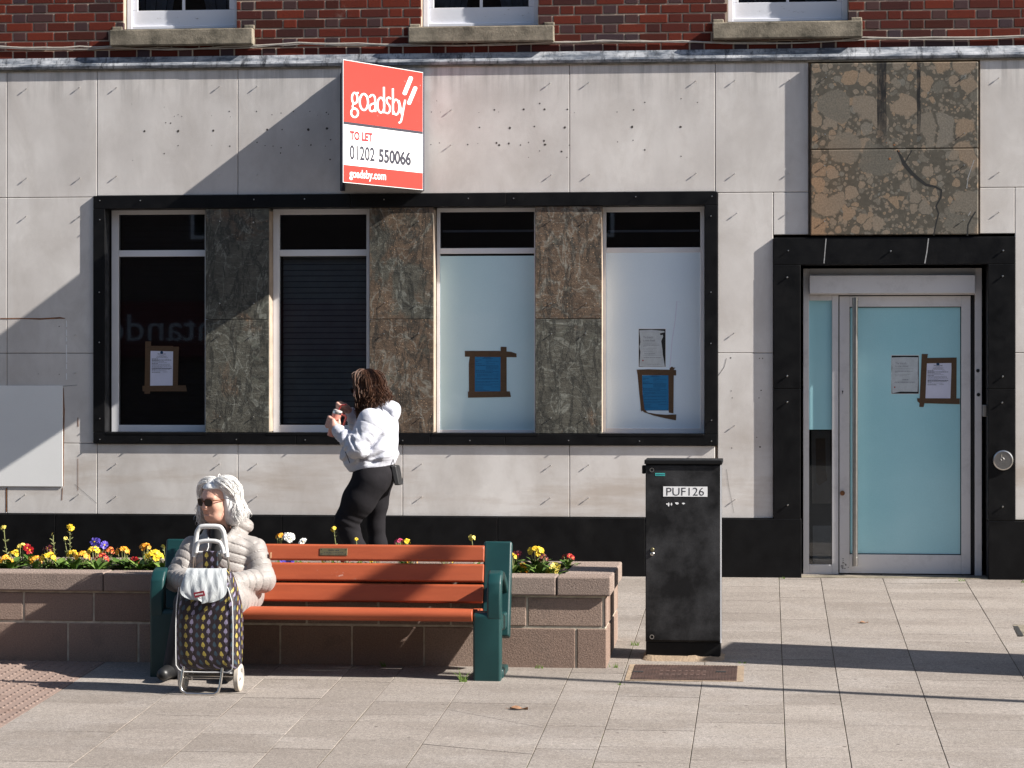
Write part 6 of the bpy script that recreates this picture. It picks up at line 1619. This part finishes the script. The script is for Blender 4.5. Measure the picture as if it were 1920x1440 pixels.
# ================================================================ THE WALKING WOMAN
def walker():
    Y = -1.70; ox = WX(690, Y); oz = gz(Y)
    root = thing('person', 'person with long brown hair in a pale hoodie and black leggings walking past the windows', 'person', (ox, Y, oz))
    hc = A3(-.012, .0, 1.552); fd = Vector((-.90, .40, -.18)); Mr = rotm(fd); HS = 1.04; Mh = Mr*HS
    sL, eL, wL = (.045, -.175, 1.325), (-.035, -.235, 1.135), (-.185, -.185, 1.255)
    sR, eR, wR = (.05, .175, 1.325), (-.045, .22, 1.14), (-.125, .03, 1.375)
    ca, cb_ = Vector((-.247, -.115, 1.225)), Vector((-.198, -.115, 1.392)); cax = (cb_-ca).normalized()
    side = Vector((0, -1, 0)); lft = cax.cross(side).normalized()
    if lft.x > 0: lft = -lft
    def onc(h, ang, r_): q = ca.lerp(cb_, h) + (side*math.cos(ang) + lft*math.sin(ang))*r_; return tuple(q)
    def hands(P, d):
        d = su(d, cap(P, wL, onc(.38, -.35, .052), .027, .030), .02)
        d = su(d, cap(P, onc(.28, .0, .050), onc(.55, .05, .050), .022, .020), .02)
        for i in range(4):
            h = .66-.115*i; k = (1, 1.06, 1.0, .85)[i]
            d = su(d, chain(P, [onc(h-.02, .15, .050), onc(h, .85, .053), onc(h+.01, .85+.75*k, .050), onc(h+.012, .85+1.35*k, .046)], [.0115, .0105, .0095, .008]), .006)
        d = su(d, chain(P, [onc(.36, -.5, .052), onc(.55, -.75, .052), onc(.70, -.65, .048)], [.014, .0115, .009]), .008)
        # the far hand pinches the straw
        d = su(d, cap(P, wR, (-.155, -.02, 1.415), .026, .026), .02)
        for i in range(4):
            z = 1.438-.017*i; d = su(d, chain(P, [(-.155, -.035, z), (-.190, -.062, z+.012), (-.205, -.090, z+.008), (-.192, -.105, z)], [.012, .0105, .0095, .008]), .005)
        return su(d, chain(P, [(-.150, -.045, 1.415), (-.165, -.082, 1.430), (-.182, -.104, 1.436)], [.013, .011, .009]), .007)
    def body(P):
        d = head_field((P-hc)@Mr/HS, False, .0)*HS
        d = su(d, cap(P, (.045, .0, 1.36), (.005, .0, 1.48), .058, .052), .03)
        d = su(d, ell(P, (.05, 0, 1.18), (.12, .17, .22)), .05); d = su(d, ell(P, (.04, 0, .95), (.14, .17, .14)), .05)
        for s_, e_, w__ in ((sL, eL, wL), (sR, eR, wR)): d = su(d, chain(P, [s_, e_, w__], [.048, .042, .026]), .03)
        d = su(d, chain(P, [(.05, -.09, .90), (-.115, -.10, .60), (-.02, -.10, .14)], [.09, .045, .03]), .03)
        d = su(d, chain(P, [(.065, .09, .90), (.042, .10, .56), (.085, .10, .10)], [.07, .045, .03]), .03)
        return hands(P, d)
    field_mesh('body', body, (-.34, -.33, .04), (.30, .33, 1.72), .0042, M['skin2'], root)
    def hood(P):
        x, y, z = P[:, 0], P[:, 1], P[:, 2]
        d = ell(P, (.05, 0, 1.20), (.165, .205, .235))
        d = su(d, ell(P, (.085, 0, 1.30), (.125, .19, .12)), .05)
        d = su(d, ell(P, (-.035, 0, 1.09), (.165, .19, .13)), .06)
        d = su(d, ell(P, (.015, 0, 1.005), (.178, .20, .105)), .05)
        d = su(d, ell(P, (.105, 0, 1.10), (.105, .18, .11)), .05)
        # folds that run from the elbow to the back and round the waist
        fold = np.sin((z*.75 - x*.9)*62 + 2.2*np.sin(y*13+x*8))
        d = d - .0095*fold*np.clip((1.25-z)/.2, 0, 1)*np.clip((z-.99)/.06, 0, 1)
        hem = .945 + .18*(x+.17)
        d = np.where(z < hem+.055, d+.010*np.clip((hem+.055-z)/.015, 0, 1), d)
        d = d + .006*np.exp(-((z-hem-.055)/.006)**2)
        for s_, e_, w__ in ((sL, eL, wL), (sR, eR, wR)):
            h1, l1 = caph(P, s_, e_); h2, l2 = caph(P, e_, w__)
            a = cap(P, s_, e_, .092, .083) - .005*np.sin(h1*l1*95+2*np.sin(x*40))*np.clip(h1*1.6-.4, 0, 1)
            w2 = tuple(Vector(e_).lerp(Vector(w__), .97)); b = cap(P, e_, w2, .080, .050) - .0090*np.sin(h2*l2*115+2.0*np.sin(z*35+x*10))*np.clip(1.15-h2, 0, 1)
            d = su(d, su(a, b, .02), .025)
            d = d + .005*np.exp(-((h2-.80)/.03)**2)*(b < .02)
            sea = np.abs(h1-.16)*l1; d = d + .004*np.exp(-(sea/.005)**2)*(a < .015)
        # hood hanging at the back of the neck
        hdp = su(ell(P, (.150, 0, 1.425), (.055, .105, .05)), ell(P, (.188, 0, 1.375), (.045, .10, .078), rotm((.9, 0, -.3))), .03)
        d = su(d, hdp, .006)
        d = su(d, cap(P, (.12, -.07, 1.43), (-.035, -.07, 1.36), .034, .026), .02); d = su(d, cap(P, (.12, .07, 1.43), (-.035, .07, 1.36), .034, .026), .02)
        for (x0, z0, x1, z1, am, wd) in ((.0, 1.085, .135, 1.225, .016, .013), (.03, 1.05, .175, 1.115, .012, .012), (-.07, 1.075, .06, 1.03, .010, .011), (-.075, 1.215, -.035, 1.125, .010, .009), (-.115, 1.235, -.09, 1.15, .009, .008),
                                         (.07, 1.16, .16, 1.30, .008, .012), (-.03, 1.30, -.005, 1.20, .008, .012), (.0, 1.02, .12, 1.045, .009, .010)):
            ax_, az_ = x1-x0, z1-z0; h = np.clip(((x-x0)*ax_+(z-z0)*az_)/(ax_*ax_+az_*az_), 0, 1)
            r2 = (x-x0-h*ax_)**2+(z-z0-h*az_)**2; d = d + am*np.exp(-r2/wd**2)*(y < 0)*np.sin(np.pi*np.clip(h*.94+.03, 0, 1))**.5
        q = cap(P, (.03, 0, 1.38), (-.01, 0, 1.56), .065, .08); d = sm(d, q, .012)
        return np.maximum(d, -(z-hem))
    hd = field_mesh('hoodie', hood, (-.25, -.38, .92), (.30, .38, 1.50), .0055, M['hoodie'], root)
    mb = MB().tube([(-.135, -.170, 1.105), (-.118, -.178, 1.07), (-.10, -.184, 1.025)], .0028, 5); mb.build('pocket_zip', M['ink'], hd, local=True)
    mb = MB().tube([(.085, -.085, 1.462), (.11, -.105, 1.425), (.135, -.115, 1.38), (.155, -.118, 1.345)], .003, 5); mb.build('hood_seam', M['ink'], hd, local=True)
    def leg(P):
        x, y, z = P[:, 0], P[:, 1], P[:, 2]
        d = ell(P, (.045, 0, .955), (.150, .185, .115)); d = su(d, ell(P, (.092, -.075, .92), (.092, .10, .095)), .03); d = su(d, ell(P, (.088, .075, .92), (.088, .10, .092)), .03)
        a = chain(P, [(.028, -.095, .89), (-.048, -.105, .76), (-.135, -.105, .615), (-.115, -.10, .52), (-.065, -.10, .40), (.015, -.10, .13)], [.130, .118, .085, .074, .072, .040], .03)
        b = chain(P, [(.065, .09, .89), (.045, .10, .72), (.040, .10, .56), (.055, .10, .43), (.085, .10, .10)], [.100, .082, .062, .065, .042], .03)
        a = a - .003*np.sin(z*120+x*60)*np.exp(-((z-.60)/.05)**2)
        d = su(d, a, .04); d = su(d, b, .04)
        return np.maximum(d, z-1.06)
    field_mesh('leggings', leg, (-.27, -.26, .05), (.27, .26, 1.08), .007, M['legging'], root)
    for (sx, sy, sz, tilt) in ((.035, -.10, .075, .35), (.085, .10, .03, 0.0)):
        def shoe(P):
            t = (sx-.16, sy, sz-.02-tilt*.10); d = su(cap(P, (sx+.02, sy, sz+.02+tilt*.05), t, .042, .034), cap(P, (sx, sy, sz+.03), (sx-.01, sy, sz+.08), .043, .043), .03); return d
        field_mesh('shoe', shoe, (sx-.24, sy-.07, max(-.03, sz-.12)), (sx+.1, sy+.07, sz+.17), .008, M['wshoe'], root)
    def shell(P):
        q = (P-hc)@Mr/HS
        d = ell(q, (-.014, 0, .030), (.112, .094, .104))
        d = su(d, ell(q, (-.062, 0, -.070), (.070, .092, .125)), .05)
        for s in (1, -1): d = su(d, chain(q, [(-.005, s*.074, .0), (.010, s*.086, -.10), (.015, s*.078, -.20)], [.034, .036, .024]), .03)
        return sm(d, bxs(q, (.105, 0, -.055), (.062, .058, .13), .03), .012)
    hb = field_mesh('hair', shell, (-.26, -.2, 1.26), (.24, .2, 1.74), .006, M['bhair'], root, 2)
    locks('hair_locks', M['bhair'], hb, hc, Mh, 900, (.116, .097, .106), lambda p: .145 + .10*max(0, min(1, (abs(p)-.9)/.8)), 9, 2.75, .0036, .018, flare=.026, sweep=1.75, fluff=.2)
    glasses(root, hc, Mh, M['lens'], M['ink'])
    # tumbler in her hands: a thing of its own
    r_ = thing('tumbler', 'pink insulated tumbler with a coral handle and red straw, held by the walking person', 'cup', (ox+ca.x, Y+ca.y, oz+ca.z))
    C0 = Vector((0, 0, 0)); up = cax; L_ = (cb_-ca).length
    MB().lathe([(.022, -.012), (.0265, -.010), (.0285, .02), (.0345, L_*.55), (.036, L_-.02)], C0, up, 24).build('cup_body', M['cup'], r_, smooth=True, local=True)
    MB().lathe([(.0365, L_-.0195), (.0368, L_-.004), (.0355, L_-.003)], C0, up, 24).build('steel_rim', M['stud'], r_, smooth=True, local=True)
    MB().lathe([(.034, L_-.0028), (.033, L_+.008), (.02, L_+.011)], C0, up, 24).build('lid', M['clearlid'], r_, smooth=True, local=True)
    s_ = -lft; q = lambda h, o: tuple(up*h*L_ + s_*o + side*.004)
    MB().tube([q(.92, .033), q(.93, .058), q(.86, .070), q(.55, .068), q(.38, .060), q(.36, .034)], .0085, 8, flat=1.3).build('cup_handle', M['coral'], r_, smooth=True, local=True)
    MB().tube([tuple(up*(L_+.005)), tuple(up*(L_+.05)+s_*.012), tuple(up*(L_+.062)+s_*.045)], .0045, 8).build('straw', M['redink'], r_, smooth=True, local=True)
    b_ = thing('shoulder_bag', 'small black bag hanging at the hip of the walking person', 'bag', (ox+.205, Y-.02, oz+.95))
    mb = MB().extz([(-.018, -.07), (.022, -.06), (.03, .06), (-.012, .07)], -.085, .055); mb.xf(lambda v: Vector((v.x+.02*(-v.z)/.1, v.y, v.z)))
    mb.build('pouch', M['shoe'], b_, bevel=.008, local=True)
    MB().tube([(0, -.05, .05), (-.01, -.06, .10), (-.05, -.08, .16)], .006, 6, flat=.4).build('strap', M['shoe'], b_, local=True)
walker()

# ================================================================ SHOPPING TROLLEY
def trolley():
    x, y = G(393, 1297); z = gz(y)
    root = thing('shopping_trolley', 'upright two-wheeled shopping trolley with tree-print bag and white flap, before the seated person', 'trolley', (x, y, z))
    S = 1/326.0
    X = lambda px: (px-393)*S
    Z = lambda py: (1297-py)*S
    mb = MB(); mb.uv = []; lev = [(1254, .150, .075), (1251, .172, .092), (1240, .181, .104), (1200, .183, .112), (1160, .182, .112), (1135, .176, .108), (1115, .164, .102), (1095, .148, .094), (1078, .130, .085), (1066, .116, .074)]
    n = 64; rr = random.Random(3)
    for li, (py, a, b) in enumerate(lev):
        acc = 0; prev = None
        for j in range(n+1):
            t = 2*math.pi*j/n + math.pi/2; c_, s_ = math.cos(t), math.sin(t); e = 2/5.0
            wv = 1+.012*math.sin(5*t+li*1.3)*(li > 4)
            px_ = math.copysign(abs(c_)**e, c_)*a*wv + .004; py_ = math.copysign(abs(s_)**e, s_)*b*wv
            if prev: acc += math.hypot(px_-prev[0], py_-prev[1])
            prev = (px_, py_); mb.v.append((px_, py_, Z(py))); mb.uv.append((acc+.008, Z(py)))
    for li in range(len(lev)-1):
        for j in range(n):
            p = li*(n+1)+j; mb.f.append((p, p+1, p+n+2, p+n+1)); mb.m.append(0)
    mb.f.append(tuple(range(n))[::-1]); mb.m.append(0); k = (len(lev)-1)*(n+1); mb.f.append(tuple(range(k, k+n))); mb.m.append(0)
    bag = mb.build('bag', M['tree'], root, smooth=True, local=True, ang=55)
    sb = bag.modifiers.new('sub', 'SUBSURF'); sb.levels = 1; sb.render_levels = 1
    # piping round the front panel
    P_ = []
    for a in ([(339, 1098), (335.5, 1130), (334, 1170), (334, 1220), (334.5, 1243), (338, 1251), (346, 1256), (393, 1256.5), (436, 1256), (443, 1251), (446, 1243), (446, 1220), (446.5, 1170), (445, 1125), (436, 1100), (425, 1085)]):
        P_.append((X(a[0])*.97+.002, -.108 if 1110 < a[1] < 1245 else -.092, Z(a[1])))
    MB().tube(P_, .0032, 6).build('piping', M['piping'], bag, smooth=True, local=True)
    # flap
    mb = MB(); nu, nv = 20, 16; top = []
    for i in range(nv+1):
        v = i/nv; py = 1063+62*v; w_ = (37+ (8*math.sin(min(1, v*1.25)*math.pi/2)))*(1-max(0, (v-.55)/.45)**2.6)**.5
        for j in range(nu+1):
            u = j/nu*2-1; xx = 391.5-3*v+u*w_; curve = .030*(1-abs(u)**2.5)
            rip = .004*math.sin(u*9+v*5)*(1-v*.3)+.003*math.sin(u*17-v*8)
            top.append((X(xx), -.070-.050*v**.5-curve*.35-rip-.006+.03*(1-v)**3, Z(py+2.5*math.sin(u*2.2)*v)))
    m_ = (nu+1)*(nv+1); mb.v = top+[(a, b+.006, c) for a, b, c in top]
    for i in range(nv):
        for j in range(nu):
            p = i*(nu+1)+j; mb.f += [(p, p+1, p+nu+2, p+nu+1), (m_+p, m_+p+nu+1, m_+p+nu+2, m_+p+1)]; mb.m += [0, 0]
    rim = [j for j in range(nu+1)] + [(i+1)*(nu+1)-1 for i in range(1, nv+1)] + [nv*(nu+1)+j for j in range(nu-1, -1, -1)] + [i*(nu+1) for i in range(nv-1, 0, -1)]
    for p, q in zip(rim, rim[1:]+rim[:1]): mb.f.append((p, q, m_+q, m_+p)); mb.m.append(0)
    fl = mb.build('flap', M['flap'], bag, smooth=True, local=True, ang=60)
    tg = MB(); c = Vector((X(384), -.139, Z(1109))); ax_ = Vector((math.cos(.2), 0, math.sin(.2))); az_ = Vector((-math.sin(.2), -.25, math.cos(.2))).normalized()
    q = lambda a, b, h: tuple(c + ax_*a + az_*b + Vector((0, -h, 0)))
    a, b = .031, .0155
    tg.add([q(-a, -b, 0), q(a, -b, 0), q(a, b, 0), q(-a, b, 0), q(-a, -b, .003), q(a, -b, .003), q(a, b, .003), q(-a, b, .003)], [(0, 3, 2, 1), (4, 5, 6, 7), (0, 1, 5, 4), (1, 2, 6, 5), (2, 3, 7, 6), (3, 0, 4, 7)])
    tg.build('brand_tag', M['redtag'], fl, local=True)
    tg = MB(); xx = -a*.78
    while xx < a*.7: tg.add([q(xx, -.004, .0034), q(xx+.0055, -.004, .0034), q(xx+.0055, .0045, .0034), q(xx, .0045, .0034)], [(0, 1, 2, 3)]); xx += .0068
    tg.build('tag_print', M['lwhite'], fl, local=True)
    bs = MB().box(X(381), X(409), -.012, .012, Z(1068), Z(1032)); bs.uv = [(v[0]+.032, v[2]+.012) for v in bs.v]
    bs.build('back_strap', M['tree'], bag, local=True, bevel=.003)
    # uprights, handles
    fr = MB()
    for s, xt, xb in ((-1, 363, 350), (1, 425.5, 436)):
        fr.tube([(X(xb), .105, Z(1280)), (X(xb), .10, Z(1200)), (X((xt+xb)/2), .06, Z(1100)), (X(xt), .02, Z(1035))], .0075, 10)
    fr.tube([(X(345), .02, Z(1268)), (X(446), .02, Z(1268))], .006, 8).tube([(X(350), .09, Z(1268)), (X(437), .09, Z(1268))], .006, 8)
    U = [(350, 1252), (347, 1275), (344.5, 1288), (347.5, 1297), (357, 1302.5), (393, 1303), (410, 1302.5), (417, 1298), (420, 1288), (422.5, 1270), (424, 1252)]
    fr.tube([(X(a), -.085-.02*max(0, (b-1252)/50), Z(b)+.018) for a, b in U], .0085, 10)
    fr.tube([(X(348), -.09, Z(1268)), (X(423), -.09, Z(1268))], .003, 6)
    fr.build('frame', M['stud'], root, smooth=True, local=True)
    def arch(pts, r_, yy):
        Q = [Vector((X(a), yy, Z(b))) for a, b in pts]; out = [Q[0]]
        for p, q_ in zip(Q, Q[1:]): out += [p.lerp(q_, .5), q_]
        for _ in range(2):
            o2 = [out[0]]
            for p, q_ in zip(out, out[1:]): o2 += [p.lerp(q_, .25), p.lerp(q_, .75)]
            out = o2+[out[-1]]
        return out
    h = MB(); h.tube(arch([(362.5, 1043), (365, 1018), (368, 996), (374, 987), (383, 985.5), (393, 985.5), (404, 985.5), (413, 987), (419, 996), (422.5, 1018), (425.5, 1043)], .013, .01), .0145, 12)
    h.build('handle', M['gplastic'], root, smooth=True, local=True)
    h = MB(); h.tube(arch([(367, 1035), (369, 1024), (373, 1015), (383, 1013), (393, 1012.5), (404, 1013), (413, 1015.5), (417.5, 1025), (420, 1036)], .012, -.004), .0125, 12)
    h.tube([(X(367), -.004, Z(1034)), (X(421), -.004, Z(1034))], .006, 8); h.build('handle', M['gplastic'], root, smooth=True, local=True)
    for s, cx in ((-1, 340.5), (1, 446.5)):
        c = (X(cx)-.016, .03, .082); wd = .032
        ty = MB().lathe([(.060, 0), (.076, 0), (.082, .005), (.082, wd-.005), (.076, wd), (.060, wd), (.060, 0)], c, (1, 0, 0), 36)
        t_ = ty.build('wheel', M['tyre'], root, smooth=True, local=True)
        hb = MB().lathe([(.062, .004), (.062, wd-.003), (.054, wd-.002), (.052, wd-.009), (.052, .010), (.054, .003)], c, (1, 0, 0), 36)
        hb.lathe([(.0, -.004), (.016, -.004), (.016, wd+.003), (.0, wd+.003)], c, (1, 0, 0), 16)
        for q in range(6):
            a = 2*math.pi*q/6+.3; hb.tube([(c[0]+wd*.5, c[1]+.012*math.cos(a), c[2]+.012*math.sin(a)), (c[0]+wd*.5, c[1]+.055*math.cos(a), c[2]+.055*math.sin(a))], .0085, 6)
        hb.build('rim', M['wheel'], t_, smooth=True, local=True)
trolley()
